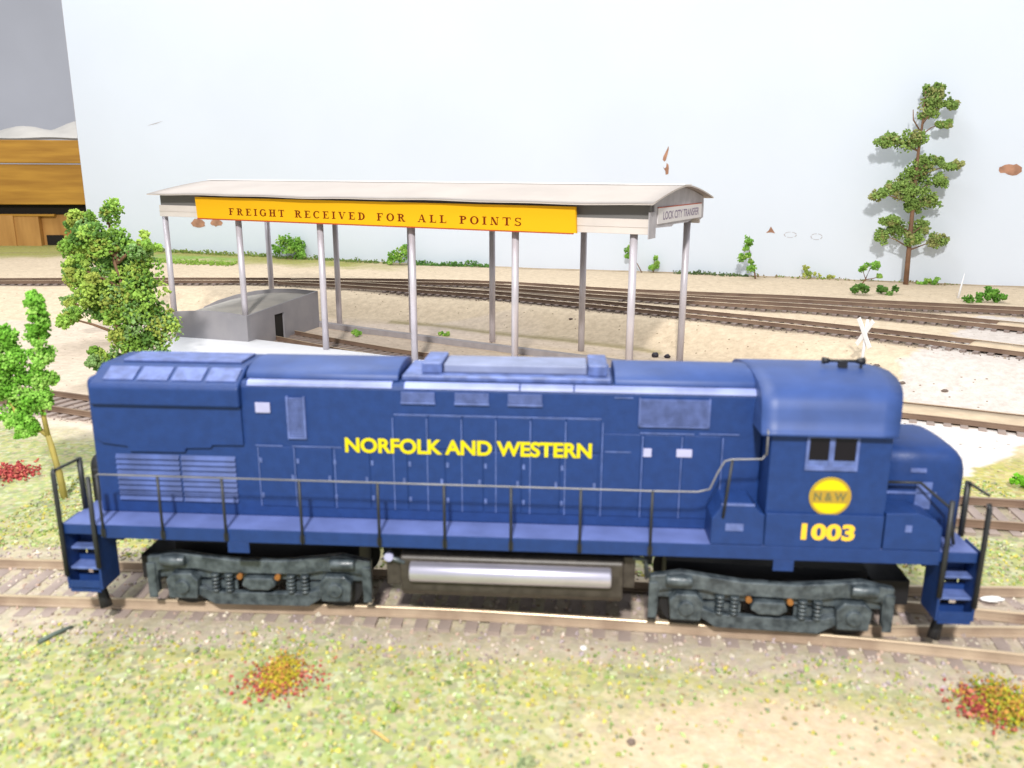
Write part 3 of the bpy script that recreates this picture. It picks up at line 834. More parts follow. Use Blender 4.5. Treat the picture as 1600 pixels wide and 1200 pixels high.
        for x in (-5.06, -4.32, -3.5, -2.3, -1.62, -0.93, -0.25, 0.43, 1.12, 1.84, 2.62, 3.38, 4.16):
            e.box(x - 0.009, x + 0.009, yy, yy + 0.005, 2.36, 4.3 if x > -2.5 and x < 1.9 else (3.62 if x < 0 else 4.05))
        e.build('panel_seam', EDGE, hood)
        # grilles near the roofline and the small plates
        yc, yd = (-1.03, -0.975) if s < 0 else (0.975, 1.03)
        for x0 in (-2.12, -1.06, -0.02):
            gl = MB().box(x0, x0 + 0.68, yc, yd, 4.60, 4.655)
            for k in range(4):
                gl.box(x0 + 0.01, x0 + 0.67, yc + 0.008 if s < 0 else yc, yd if s < 0 else yd - 0.008, 4.67 + k * 0.045, 4.70 + k * 0.045)
            gl.build('intake_grille', WORN, hood)
        gl = MB()
        for k in range(12):
            gl.box(2.55, 3.85, yc + 0.01 if s < 0 else yc, yd if s < 0 else yd - 0.01, 4.29 + k * 0.043, 4.317 + k * 0.043)
        gl.box(2.52, 3.88, yc, yd, 4.24, 4.275).box(2.52, 2.55, yc, yd, 4.24, 4.82).box(3.85, 3.88, yc, yd, 4.24, 4.82)
        gl.build('intake_grille', WORN, hood)
        gl = MB().box(-4.42, -4.38, yc, yd, 3.82, 4.70).box(-4.08, -4.04, yc, yd, 3.82, 4.70).box(-4.38, -4.08, yc, yd, 3.82, 3.87)
        for k in range(16):
            gl.box(-4.38, -4.08, yc + 0.015 if s < 0 else yc, yd if s < 0 else yd - 0.015, 3.885 + k * 0.05, 3.915 + k * 0.05)
        gl.build('tall_vent', WORN, hood)
        ye, yf = (-1.025, -0.99) if s < 0 else (0.99, 1.025)
        for (x0, x1, z0, z1) in ((-5.05, -4.75, 4.35, 4.56), (2.64, 2.80, 3.63, 3.80), (3.28, 3.58, 3.64, 3.80)):
            B(x0, x1, ye, yf, z0, z1).build('plate', PLATE, hood, 0.008)
    text_on_front('lettering', 'NORFOLK AND WESTERN', -3.27, 1.64, 3.565, 3.88, -1.019, YELLOW, R, bold=0.034, spacing=0.98, label='bold yellow railway name along the hood')
    # --- cab
    cab = MB().box(4.92, 7.12, -1.62, 1.62, 2.11, 4.42).build('cab', BLUE, R, 0.03)
    half = [(-1.78, 4.36), (-1.72, 4.41), (-1.655, 4.50), (-1.605, 4.63), (-1.57, 4.78), (-1.52, 4.92), (-1.43, 5.04), (-1.26, 5.13), (-0.97, 5.19), (-0.5, 5.24), (0, 5.262)]
    pr = half + [(-y, z) for y, z in reversed(half[:-1])]
    n = len(pr)
    rf = MB()
    for k in range(9):
        for (y, z) in pr:
            q = 1 - (abs(y) / 1.78) ** 2
            xa, xb = 4.70 + 0.06 * q, 7.14 + 0.38 * q
            rf.v.append((xa + (xb - xa) * k / 8, y, z - (0.05 * max(0, k - 6) ** 2 * 0.25 if z > 4.9 else 0)))
    for k in range(8):
        for a in range(n):
            b = (a + 1) % n
            rf.f.append((k * n + a, k * n + b, (k + 1) * n + b, (k + 1) * n + a)); rf.sm.append(a != n - 1)
    rf.f.append(tuple(reversed(range(n)))); rf.sm.append(False)
    rf.f.append(tuple(8 * n + a for a in range(n))); rf.sm.append(False)
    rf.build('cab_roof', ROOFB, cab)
    for s in (-1, 1):
        y = s * 1.62
        yy = (y - 0.03, y + 0.005) if s < 0 else (y - 0.005, y + 0.03)
        win = MB()
        x0, x1, z0, z1 = 5.56, 6.52, 3.66, 4.335
        win.box(x0, x1, *yy, z0, z0 + 0.10).box(x0, x1, *yy, 4.30, z1).box(x0, x0 + 0.06, *yy, z0 + 0.1, 4.30).box(x1 - 0.06, x1, *yy, z0 + 0.1, 4.30).box(5.975, 6.075, *yy, z0 + 0.1, 4.30)
        wf = win.build('window', WORN, cab, 0.01)
        yg = y - 0.008 if s < 0 else y + 0.003
        B(5.62, 5.975, yg, yg + 0.005, 3.76, 4.30).build('pane', GLASS, wf)
        B(6.075, 6.46, yg, yg + 0.005, 3.76, 4.30).build('pane', GLASS, wf)
        B(5.62, 6.46, y - 0.016 if s < 0 else y + 0.009, y - 0.009 if s < 0 else y + 0.016, 3.76, 3.86).build('window_ledge', EDGE, wf)
        B(4.94, 7.1, y - 0.012 if s < 0 else y, y if s < 0 else y + 0.012, 2.2, 2.225).build('weld_line', EDGE, cab)
    # front windscreens above the nose
    for ya, yb in ((-1.45, -1.08), (1.08, 1.45), (-0.9, -0.1), (0.1, 0.9)):
        B(7.11, 7.135, ya, yb, 3.55 if abs(ya) < 1.2 and abs(yb) < 1.2 else 3.1, 4.25).build('windscreen', GLASS, cab)
    gi = MB().tube([(4.82, -1.66, 3.95), (4.82, -1.74, 3.98), (4.82, -1.74, 4.72 - 0.3), (4.82, -1.66, 4.45)], 0.022)
    gi.build('grab_iron', RAILW, cab)
    # full-width side boxes beside the cab foot and the nose
    for s in (-1, 1):
        y0, y1 = (-1.675, -0.985) if s < 0 else (0.985, 1.675)
        bb = MB().prism([(3.92, 2.13), (3.92, 2.66), (4.02, 2.80), (4.12, 2.99), (4.66, 2.99), (4.82, 2.80), (4.9, 2.76), (4.915, 2.13)], y0, y1, 'y').build('battery_box', BLUE, R, 0.02)
        B(4.18, 4.52, y0 - 0.012 if s < 0 else y1, y0 if s < 0 else y1 + 0.012, 2.42, 2.57).build('access_plate', WORN, bb, 0.005)
        B(4.08, 4.7, y0 - 0.01 if s < 0 else y1, y0 if s < 0 else y1 + 0.01, 2.93, 2.975).build('box_lip', WORN, bb)
        B(4.93, 7.1, -1.675 if s < 0 else 1.632, -1.632 if s < 0 else 1.675, 2.13, 2.80).build('cab_apron', BLUE, cab, 0.012)
        nb = MB().prism([(7.13, 2.13), (7.13, 2.86), (7.7, 2.88), (8.05, 2.74), (8.18, 2.6), (8.2, 2.13)], y0, y1, 'y').build('battery_box', BLUE, R, 0.02)
        B(7.5, 7.62, y0 - 0.01 if s < 0 else y1, y0 if s < 0 else y1 + 0.01, 2.5, 2.64).build('latch', WORN, nb)
    # --- short nose
    hp_ = [(-0.98, 2.11), (-0.98, 2.9), (-0.98, 3.62), (-0.96, 3.74), (-0.89, 3.84), (-0.76, 3.895), (-0.45, 3.925), (0, 3.935)]
    pr = hp_ + [(-y, z) for y, z in reversed(hp_[:-1])]
    n = len(pr)
    ns = MB()
    ST_ = [(7.12, 1, 0), (7.9, 1, 0), (8.42, 1, 0.0), (8.57, 0.985, 0.03), (8.69, 0.955, 0.10), (8.77, 0.91, 0.20), (8.82, 0.85, 0.34), (8.84, 0.80, 0.5)]
    for (x, w, dz) in ST_:
        for (y, z) in pr:
            ns.v.append((x, y * w, z - dz * max(0.0, (z - 2.9) / 1.1)))
    for k in range(len(ST_) - 1):
        for a in range(n):
            b = (a + 1) % n
            ns.f.append((k * n + a, k * n + b, (k + 1) * n + b, (k + 1) * n + a)); ns.sm.append(a != n - 1)
    ns.f.append(tuple(reversed(range(n)))); ns.sm.append(False)
    ns.f.append(tuple((len(ST_) - 1) * n + a for a in range(n))); ns.sm.append(False)
    nose = ns.build('short_hood', BLUE, R)
    for s in (-1, 1):
        y0, y1 = (-1.0, -0.975) if s < 0 else (0.975, 1.0)
        B(7.75, 8.05, y0 - 0.006, y1, 3.45, 3.53).build('nose_plate', WORN, nose)
        MB().box(7.25, 8.3, y0, y1, 3.0, 3.05).box(7.9, 8.2, y0, y1, 2.7, 3.25).build('nose_door', EDGE, nose, 0.006)
        MB().tube([(7.3, s * 1.08, 3.12), (7.3, s * 1.16, 3.3), (7.9, s * 1.16, 3.3), (8.45, s * 1.30, 2.85), (8.5, s * 1.5, 2.2)], 0.03).build('nose_handrail', DARK, nose)
    MB().cyl((0.0, 3.45), 0.13, 8.7, 8.9, 'x').build('headlight', PLATE, nose)
    # --- herald and number
    lg = MB().cyl((6.08, 3.15), 0.385, -1.633, -1.618, 'y', 40, smooth=False).build('herald', YELLOW, cab, label='round yellow railway herald on the cab side')
    rim = MB()
    n = 48
    for i in range(n):
        a0, a1 = 2 * math.pi * i / n, 2 * math.pi * (i + 1) / n
        rim.add([(6.08 + r * math.cos(a), -1.638, 3.15 + r * math.sin(a)) for r, a in ((0.385, a0), (0.385, a1), (0.338, a1), (0.338, a0))], [(0, 1, 2, 3)])
    rim.build('herald_rim', YBAND, lg)
    bd = MB()
    bd.add([(6.08 + dx, -1.640, 3.15 + dz) for dx, dz in ((-0.335, -0.125), (0.335, -0.125), (0.335, 0.125), (-0.335, 0.125))], [(0, 1, 2, 3)])
    bd.build('herald_band', YBAND, lg)
    text_on_front('lettering', 'N & W', 5.78, 6.38, 3.07, 3.235, -1.646, OLIVE, lg, bold=0.03)
    text_on_front('number', '1003', 5.60, 6.59, 2.285, 2.62, -1.681, ORANGE, cab, bold=0.045, spacing=1.02, label='orange road number')
    # --- horn on the cab roof
    h = MB().box(6.52, 6.68, -0.06, 0.06, 5.24, 5.40).tube([(6.30, 0, 5.40), (6.9, 0, 5.40)], 0.03)
    h.cyl((0.0, 5.40), 0.05, 6.33, 6.20, 'x', r2=0.075).cyl((0.0, 5.40), 0.045, 6.86, 7.02, 'x', r2=0.08).box(6.94, 6.98, -0.03, 0.03, 5.24, 5.38)
    h.build('horn', BLACK, cab)
    # --- handrails and stanchions
    for s in (-1, 1):
        y = s * 1.70
        MB().tube([(-8.12, y, 3.16), (-8.06, y, 3.215), (2.74, y, 3.19), (3.62, y, 3.2), (3.84, y, 3.26), (3.97, y, 3.6), (4.08, y, 3.82), (4.2, y, 3.86), (4.76, y, 3.88), (4.84, y, 4.0)], 0.017).build('handrail', RAILW, R)
        for x in (-8.08, -6.85, -5.56, -4.02, -2.48, -1.19, 0.10, 1.43, 2.78):
            MB().tube([(x, y, 1.88), (x, y, 3.20)], 0.030).box(x - 0.045, x + 0.045, y - 0.02, y + 0.02, 1.9, 2.05).build('stanchion', DARK, R)
        MB().tube([(4.12, y, 2.7), (4.22, y, 3.84)], 0.030).build('stanchion', DARK, R)
    # --- end platforms: steps, corner posts, chains, couplers
    for e in (-1, 1):
        for s in (-1, 1):
            st = MB()
            xa, xb = (-8.98, -8.24) if e < 0 else (8.26, 8.98)
            yo, yi = (-1.70, -1.02) if s < 0 else (1.02, 1.70)
            st.box(xa, xa + 0.05, yo, yi, 0.70, 2.12).box(xb - 0.05, xb, yo, yi, 0.70, 2.12)
            unit = st.build('step_unit', BLUE, R, 0.012)
            for k, z in enumerate((0.70, 1.10, 1.50, 1.88)):
                dpt = 0.12 * k
                a, b = (yo + dpt * 0.8, yo + dpt * 0.8 + 0.36) if s < 0 else (yi - dpt * 0.8 - 0.36, yi - dpt * 0.8)
                B(xa + 0.05, xb - 0.05, a, b, z, z + 0.055).build('tread', EDGE if k else BLUE, unit, 0.01)
                r0, r1 = (b - 0.02, b) if s < 0 else (a, a + 0.02)
                B(xa + 0.05, xb - 0.05, r0, r1, z + 0.055, z + 0.20 if k < 3 else z + 0.22).build('riser', BLUE, unit)
            B(xa + 0.05, xb - 0.05, yo if s < 0 else yi - 0.02, yo + 0.02 if s < 0 else yi, 0.62 + 0.02, 0.90).build('foot_plate', BLUE, unit, 0.006)
            # corner posts
            for x, h in (((xa + 0.02), 3.28), ((xb - 0.03), 3.1)):
                pth = [(x, s * 1.70, 1.0), (x, s * 1.71, h - 0.06), (x, s * 1.66, h)] if x == xa + 0.02 and e < 0 or x != xa + 0.02 and e > 0 else [(x, s * 1.70, 1.2), (x, s * 1.71, 2.2), (x, s * 1.69, 3.15)]
                MB().tube(pth, 0.05).build('corner_post', DARK, R)
        xo = 8.93 * e
        for yy in (-0.85, 0.85):
            MB().tube([(xo, yy, 2.1), (xo, yy, 3.24)], 0.058).build('end_post', DARK, R)
        MB().tube([(xo, -1.66, 3.27), (xo, -0.85, 3.22)], 0.03).tube([(xo, 1.66, 3.27), (xo, 0.85, 3.22)], 0.03).build('end_rail', DARK, R)
        B(min(xo, xo - 0.06 * e), max(xo, xo - 0.06 * e), -1.0, 1.0, 1.0, 1.9).build('pilot_plate', BLUE, R, 0.02)
        hc = MB()
        for k in range(4):
            hc.tube([(xo - 0.1 * e, -0.30 + 0.2 * k, 2.75), (xo + 0.08 * e, -0.28 + 0.2 * k, 2.6), (xo + 0.06 * e, -0.30 + 0.2 * k, 2.3), (xo - 0.08 * e, -0.3 + 0.2 * k, 2.12)], 0.055)
        hc.box(*sorted((xo - 0.30 * e, xo + 0.05 * e)), -0.42, 0.42, 2.1, 2.80)
        hc.cyl((0.0, 2.78), 0.24, *sorted((xo - 0.12 * e, xo + 0.16 * e)), 'x', 18)
        hc.build('hose_cluster', BLACK, R)
        cp = MB().box(*sorted((8.6 * e, 9.30 * e)), -0.14, 0.14, 1.06, 1.26)
        cp.prism([(9.25 * e, -0.26), (9.62 * e, -0.30), (9.66 * e, -0.18), (9.42 * e, -0.06), (9.45 * e, 0.10), (9.64 * e, 0.20), (9.56 * e, 0.32), (9.25 * e, 0.24)], 0.98, 1.36, 'z')
        cp.build('coupler', BLACK, R, 0.03)
        MB().tube([(8.75 * e, -1.1, 1.2), (8.62 * e, -1.2, 0.75), (8.5 * e, -1.3, 0.35), (8.45 * e, -1.32, 0.12)], [0.06, 0.08, 0.11, 0.13]).build('air_hose', BLACK, R)
    # --- fuel tank and air reservoirs
    tk = MB().prism([(-1.25, 0.62), (-1.40, 0.78), (-1.42, 1.5), (-1.30, 1.60), (1.30, 1.60), (1.42, 1.5), (1.40, 0.78), (1.25, 0.62)], -2.15, 2.32).build('fuel_tank', TANK, R, 0.04)
    for s in (-1, 1):
        B(-2.45, -2.15, -1.30 if s < 0 else 0.7, -0.7 if s < 0 else 1.30, 0.85, 1.45).build('tank_bracket', TANK, tk, 0.02)
        B(2.32, 2.56, -1.30 if s < 0 else 0.7, -0.7 if s < 0 else 1.30, 0.95, 1.62).build('tank_bracket', TANK, tk, 0.02)
        MB().cyl((s * 1.40, 1.22), 0.215, -1.95, 2.08, 'x', 24).build('air_reservoir', SILVER, tk, 0.04, 2)
        MB().tube([(-2.5, s * 1.3, 1.55), (-2.3, s * 1.35, 1.45), (-2.05, s * 1.4, 1.4)], 0.05).build('brake_pipe', TRUCK, tk)
        MB().tube([(2.5, s * 1.3, 1.62), (2.75, s * 1.3, 1.58), (2.8, s * 1.3, 1.2)], 0.05).build('brake_pipe', TRUCK, tk)
        MB().cyl((-2.38, 1.5), 0.09, s * 1.30, s * 1.42, 'y').build('valve', PLATE, tk)
    B(-2.9, 3.0, -1.2, 1.2, 1.60, 1.9).build('underframe_box', BLACK, R)
    # --- trucks
    for cx, dy, rz in ((-5.25, 0.13, 0.025), (5.28, -0.12, -0.05)):
        t = bpy.data.objects.new('truck', None); COL.objects.link(t)
        t.parent = R; t.location = (cx, dy, 0); t.rotation_euler = (0, 0, rz)
        B(-2.0, 2.0, -0.6, 0.6, 0.45, 1.25).build('gearbox', BLACK, t)
        for ax in (-1.62, 1.62):
            w = MB()
            for s in (-1, 1):
                w.cyl((ax, 0.48), 0.50, s * 0.74, s * 0.90, 'y', 32)
                w.cyl((ax, 0.48), 0.56, s * 0.68, s * 0.74, 'y', 32)
            w.cyl((ax, 0.48), 0.1, -0.7, 0.7, 'y', 12)
            w.build('wheelset', BLACK, t)
        for s in (-1, 1):
            y0, y1 = (-1.18, -1.0) if s < 0 else (1.0, 1.18)
            sf = MB().prism([(-2.36, 0.34), (-2.36, 1.18), (-2.1, 1.22), (-1.75, 1.30), (-1.3, 1.24), (-0.5, 1.15), (0.5, 1.15), (1.3, 1.24), (1.75, 1.30), (2.1, 1.22), (2.36, 1.18), (2.36, 0.34), (2.18, 0.34), (2.16, 0.86), (1.98, 0.90), (1.30, 0.92), (0.95, 0.84), (-0.95, 0.84), (-1.30, 0.92), (-1.98, 0.90), (-2.16, 0.86), (-2.18, 0.34)], y0, y1, 'y')
            sf.build('side_frame', TRUCK, t, 0.03)
            q0, q1 = (-1.16, -1.02) if s < 0 else (1.02, 1.16)
            MB().prism([(-1.9, 0.36), (-1.9, 0.52), (-1.25, 0.50), (-0.95, 0.40), (0.95, 0.40), (1.25, 0.50), (1.9, 0.52), (1.9, 0.36), (1.35, 0.32), (1.0, 0.10), (-1.0, 0.10), (-1.35, 0.32)], q0, q1, 'y').build('equalizer_beam', TRUCK, t, 0.025)
            MB().box(-1.34, -0.52, -1.05 if s < 0 else 0.98, -0.98 if s < 0 else 1.05, 0.42, 0.60).box(0.52, 1.34, -1.05 if s < 0 else 0.98, -0.98 if s < 0 else 1.05, 0.42, 0.60).box(-2.2, 2.2, -1.03 if s < 0 else 0.98, -0.98 if s < 0 else 1.03, 0.66, 0.95).build('truck_plate', TRUCK, t)
            for ax in (-1.62, 1.62):
                j = MB().prism([(ax - 0.30, 0.28), (ax - 0.34, 0.70), (ax - 0.2, 0.86), (ax + 0.2, 0.86), (ax + 0.34, 0.70), (ax + 0.30, 0.28)], -1.27 if s < 0 else 1.0, -1.0 if s < 0 else 1.27, 'y')
                j.cyl((ax, 0.56), 0.16, s * 1.2, s * 1.33, 'y', 18)
                j.build('journal_box', TRUCK, t, 0.03)
            for ax in (-1.78, 1.78):
                MB().cyl((s * 1.22, 1.13), 0.115, ax - 0.26, ax + 0.26, 'x', 16).build('brake_cylinder', TRUCK, t, 0.03)
            for ax in (-0.95, -0.66, 0.66, 0.95):
                sp = MB()
                for k in range(5):
                    sp.cyl((ax, s * 1.14), 0.085, 0.42 + k * 0.085, 0.475 + k * 0.085, 'z', 12)
                sp.build('coil_spring', TRUCK, t)
            MB().prism([(-0.30, 0.78), (-0.36, 0.60), (-0.2, 0.50), (0.2, 0.50), (0.36, 0.60), (0.30, 0.78)], -1.26 if s < 0 else 1.05, -1.05 if s < 0 else 1.26, 'y').build('bolster_end', TRUCK, t, 0.03)
            for ax in (-0.40, 0.40):
                MB().cyl((ax, 0.79), 0.06, s * 1.12, s * 1.24, 'y', 14).build('brake_block', RUST, t)
            for ax in (-2.28, 2.28):
                MB().box(ax - 0.09, ax + 0.09, -1.22 if s < 0 else 1.18, -1.18 if s < 0 else 1.22, 0.26, 1.05).build('pedestal_strap', TRUCK, t, 0.015)
loco()

# ------------------------------------------------------------------ freight canopy
DSX, DSY = 4.83, -2.48
SHED = thing('freight_shed', 'long open freight canopy on thin grey posts with a yellow sign', 'freight shed', (4.95, 34.4, 0), math.atan2(DSY, DSX))
def shed():
    R = SHED
    sp = 5.43
    # roof: local x runs along the canopy (0 at the right front post), y to the back
    def prof(y):
        t = (y - 3.9) / 4.85
        return 7.84 + 0.68 * (1 - min(1, abs(t)) ** 1.45)
    ys = np.linspace(-0.95, 8.55, 21)
    x0, x1 = -27.3, 1.05
    xs = np.linspace(x0, x1, 30)
    v, f = [], []
    sag = lambda x: 0.02 * math.sin(x * 0.5) + 0.015 * math.sin(x * 1.3 + 1)
    for x in xs:
        k = 1.0 - 0.02 * math.cos((x - x0) / (x1 - x0) * math.pi)
        for y in ys:
            v.append((x, y, prof(y) + sag(x) * (abs(y - 3.9) / 4.8)))
    n, m = len(xs), len(ys)
    up_ = len(v)
    v += [(a, b, c - 0.06) for a, b, c in v]
    for i in range(n - 1):
        for j in range(m - 1):
            a = i * m + j
            f.append((a, a + m, a + m + 1, a + 1))
            f.append((up_ + a, up_ + a + 1, up_ + a + m + 1, up_ + a + m))
    for i in range(n - 1):
        for j in (0, m - 1):
            a = i * m + j
            f.append((a, a + m, up_ + a + m, up_ + a))
    for j in range(m - 1):
        for i in (0, n - 1):
            a = i * m + j
            f.append((a, a + 1, up_ + a + 1, up_ + a))
    MB().add(v, f, True).build('roof', ROOF, R)
    rc = MB()
    for a, b in zip(xs[:-1], xs[1:]):
        rc.box(a, b, 3.35, 4.5, prof(3.9) - 0.01, prof(3.9) + 0.035)
    rc.build('roof_crest', ROOFTOP, R)
    # beams under the eaves
    fb = MB().box(-27.05, 0.75, -0.42, -0.26, 6.62, 7.22).build('front_beam', BEAM, R, 0.015)
    B(-27.05, 0.75, -0.45, -0.42, 6.90, 6.93).build('moulding', BEAM, fb)
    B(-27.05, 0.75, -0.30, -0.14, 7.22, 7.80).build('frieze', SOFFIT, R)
    B(-27.05, 0.55, 7.98, 8.14, 6.66, 7.72).build('rear_beam', BEAM, R, 0.015)
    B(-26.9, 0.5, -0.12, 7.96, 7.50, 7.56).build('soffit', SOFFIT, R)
    B(0.76, 0.80, -0.55, 0.35, 6.45, 7.50).build('corner_board', ENDC, R, 0.01)
    # end gables
    for xa, xb in ((0.56, 0.70), (-27.0, -26.86)):
        pts = [(0.36, 6.84), (0.36, 7.55)] + [(y, prof(y) - 0.07) for y in np.linspace(0.3, 8.0, 12)] + [(8.1, 7.3), (8.1, 6.95), (7.5, 6.85), (7.2, 6.95), (6.2, 6.95), (5.4, 6.84), (3.2, 6.86), (2.9, 6.78)]
        MB().prism(pts, xa, xb, 'x').build('gable', ENDC, R)
    e = MB().box(0.705, 0.745, 0.75, 7.55, 6.98, 7.62).build('end_sign', SIGNW, R, label='white end sign with violet lettering')
    e2 = B(0.70, 0.75, 0.75, 7.55, 7.62, 7.655).build('sign_edge', SIGNR, e)
    me, co = text_mesh('LOCK CITY TRANSFER', 5.6, 0.34, 0.012)
    new = np.stack([np.full(len(co), 0.752), 1.45 + co[:, 0], 7.12 + co[:, 1]], 1)
    me.vertices.foreach_set('co', new.ravel()); me.update()
    me.materials.clear(); me.materials.append(SIGNB)
    o = bpy.data.objects.new('lettering', me); COL.objects.link(o); o.parent = e
    # the long yellow sign
    sg = MB().add([(-24.07, -0.62, 7.70), (-2.36, -0.62, 7.66), (-2.30, -0.62, 6.585), (-24.0, -0.62, 6.62), (-24.07, -0.47, 7.70), (-2.36, -0.47, 7.66), (-2.30, -0.47, 6.585), (-24.0, -0.47, 6.62)],
                  [(3, 2, 1, 0), (4, 5, 6, 7), (0, 1, 5, 4), (1, 2, 6, 5), (2, 3, 7, 6), (3, 0, 4, 7)]).build('sign_board', SIGNY, R, label='long yellow board with brown serif lettering')
    MB().add([(-24.0, -0.63, 6.62), (-2.45, -0.63, 6.58), (-2.45, -0.63, 6.535), (-24.0, -0.63, 6.555), (-24.0, -0.5, 6.62), (-2.45, -0.5, 6.58), (-2.45, -0.5, 6.535), (-24.0, -0.5, 6.555)],
             [(3, 2, 1, 0), (4, 5, 6, 7), (0, 1, 5, 4), (2, 3, 7, 6), (0, 4, 7, 3), (1, 2, 6, 5)]).build('sign_edge', SIGNR, sg)
    s = 'FREIGHT RECEIVED FOR ALL POINTS'
    pos, x = [], 0.0
    for ch in s:
        if ch == ' ':
            x += 1.15
            continue
        q, w = serif_glyph(ch)
        pos.append((x, q)); x += w + 0.42
    tot = x - 0.42
    k = (21.7 - 4.83) / tot
    mb = MB()
    layer = 0
    for gx, q in pos:
        for i, poly in enumerate(q):
            yy = -0.624 - 0.0006 * (i % 24)
            pts = []
            for (a, b) in poly:
                lx = -21.7 + (gx + a) * k
                lz = 6.83 + b * 0.345 + 0.01 * (lx + 24) * 0 + (-0.03 * (lx + 21.7) / 17)
                pts.append((lx, yy, lz))
            mb.add(pts, [tuple(range(len(pts)))])
    mb.build('lettering', SIGNT, sg)
    # posts
    for row, y in ((0, 0.0), (1, 7.85)):
        for i in range(6):
            xx = -sp * (5 - i)
            p = MB().cyl((xx, y), 0.16 if row == 0 else 0.17, 0.18 if row == 0 else -0.3, 6.66 if row == 0 else 6.70, 'z', 18)
            p.build('post', POST, R)
shed()

# white slab the front posts stand on, and the kerb along the track
sl = MB().prism([(-26.7, 0.28), (-5.5, 0.28), (-5.5, -6.6), (-22.5, -6.6)], -0.22, 0.17, 'z').build('loading_slab', SLAB)
sl.location = (4.95, 34.4, 0); sl.rotation_euler = (0, 0, math.atan2(DSY, DSX))
tag(sl, 'smooth white loading slab in front of the freight canopy', 'platform')
kb = MB()
K = spline([(-12.6, 51.1), (-4.32, 45.9), (5.8, 39.9), (12, 36.4)], 0.6)
for i in range(len(K) - 1):
    p, q = K[i], K[i + 1]
    t = (q - p) / np.linalg.norm(q - p); nrm = np.array([-t[1], t[0]])
    v = []
    for h in (-0.36, 0.0):
        for pt in (p, q):
            for w in (0, 0.42):
                c = pt + nrm * w
                v.append((c[0], c[1], h))
    kb.add(v, [(0, 2, 3, 1), (4, 5, 7, 6), (0, 4, 6, 2), (1, 3, 7, 5)] + ([(0, 1, 5, 4)] if i == 0 else []) + ([(2, 6, 7, 3)] if i == len(K) - 2 else []))
kb = kb.build('platform_kerb', KERB)
tag(kb, 'low grey kerb strip along the siding behind the tracks', 'kerb')

# ------------------------------------------------------------------ grey hut at the end of the siding
HUT = thing('grey_hut', 'low grey hut with a curved roof and dark doorway at the siding end', 'hut', (-14.12, 43.7, -0.3), math.atan2(7.1, 2.22))
def hut():
    R = HUT
    Lx, Wy = 7.4, 4.6
    def end(x0, x1, zs, zm):
        pts = [(0, 0), (0, zs)] + [(Wy * t, zs + (zm - zs) * math.sin(math.pi * t)) for t in np.linspace(0.08, 0.92, 12)] + [(Wy, zs), (Wy, 0)]
        return MB().prism(pts, x0, x1, 'x')
    end(0.0, 0.14, 1.86, 2.0).build('end_wall', GSHED, R, 0.01)
    BK = [(0, 2.24), (1.6, 2.31), (3.0, 2.25), (4.4, 2.06), (5.8, 1.76), (7.2, 1.33), (8.3, 0.85)]
    MB().prism([(0, 0)] + BK + [(8.3, 0)], Lx - 0.14, Lx, 'x').build('end_wall', GSHED, R, 0.01)
    side = MB()
    zt = lambda x: 1.86 + (2.24 - 1.86) * x / Lx
    def seg(xa, xb, z0a, z0b):
        for y0, y1 in ((0.0, 0.12),):
            v = [(xa, y0, z0a), (xa, y1, z0a), (xb, y1, z0b), (xb, y0, z0b), (xa, y0, zt(xa)), (xa, y1, zt(xa)), (xb, y1, zt(xb)), (xb, y0, zt(xb))]
            side.add(v, [(0, 1, 2, 3), (7, 6, 5, 4), (0, 3, 7, 4), (1, 5, 6, 2), (0, 4, 5, 1), (3, 2, 6, 7)])
    seg(0.14, 2.6, 0, 0); seg(2.6, 3.55, 1.52, 1.52); seg(3.55, Lx - 0.14, 0, 0)
    side.build('side_wall', GSHED, R)
    MB().add([(0.14, Wy - 0.1, 0), (Lx - 0.14, 8.2, 0), (Lx - 0.14, 8.2, 0.66), (0.14, Wy - 0.1, 1.76), (0.14, Wy, 0), (Lx - 0.14, 8.3, 0), (Lx - 0.14, 8.3, 0.66), (0.14, Wy, 1.76)], [(0, 1, 2, 3), (7, 6, 5, 4), (0, 4, 5, 1), (3, 2, 6, 7), (0, 3, 7, 4), (1, 5, 6, 2)]).build('side_wall', GSHED, R)
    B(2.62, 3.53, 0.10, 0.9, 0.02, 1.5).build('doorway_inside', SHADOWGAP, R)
    v, f = [], []
    for x, wy in ((0.14, Wy - 0.1), (Lx - 0.14, 8.2)):
        for t in np.linspace(0, 1, 9):
            yy = 0.10 + t * (wy - 0.1)
            zz = zt(x) - 0.10 + 0.03 * math.sin(math.pi * t) if x < 1 else float(np.interp(yy, [p[0] for p in BK], [p[1] for p in BK])) - 0.22
            v.append((x, yy, zz))
    for j in range(8):
        f.append((j, j + 9, j + 10, j + 1))
    MB().add(v, f, True).build('roof', GROOF, R)
hut()

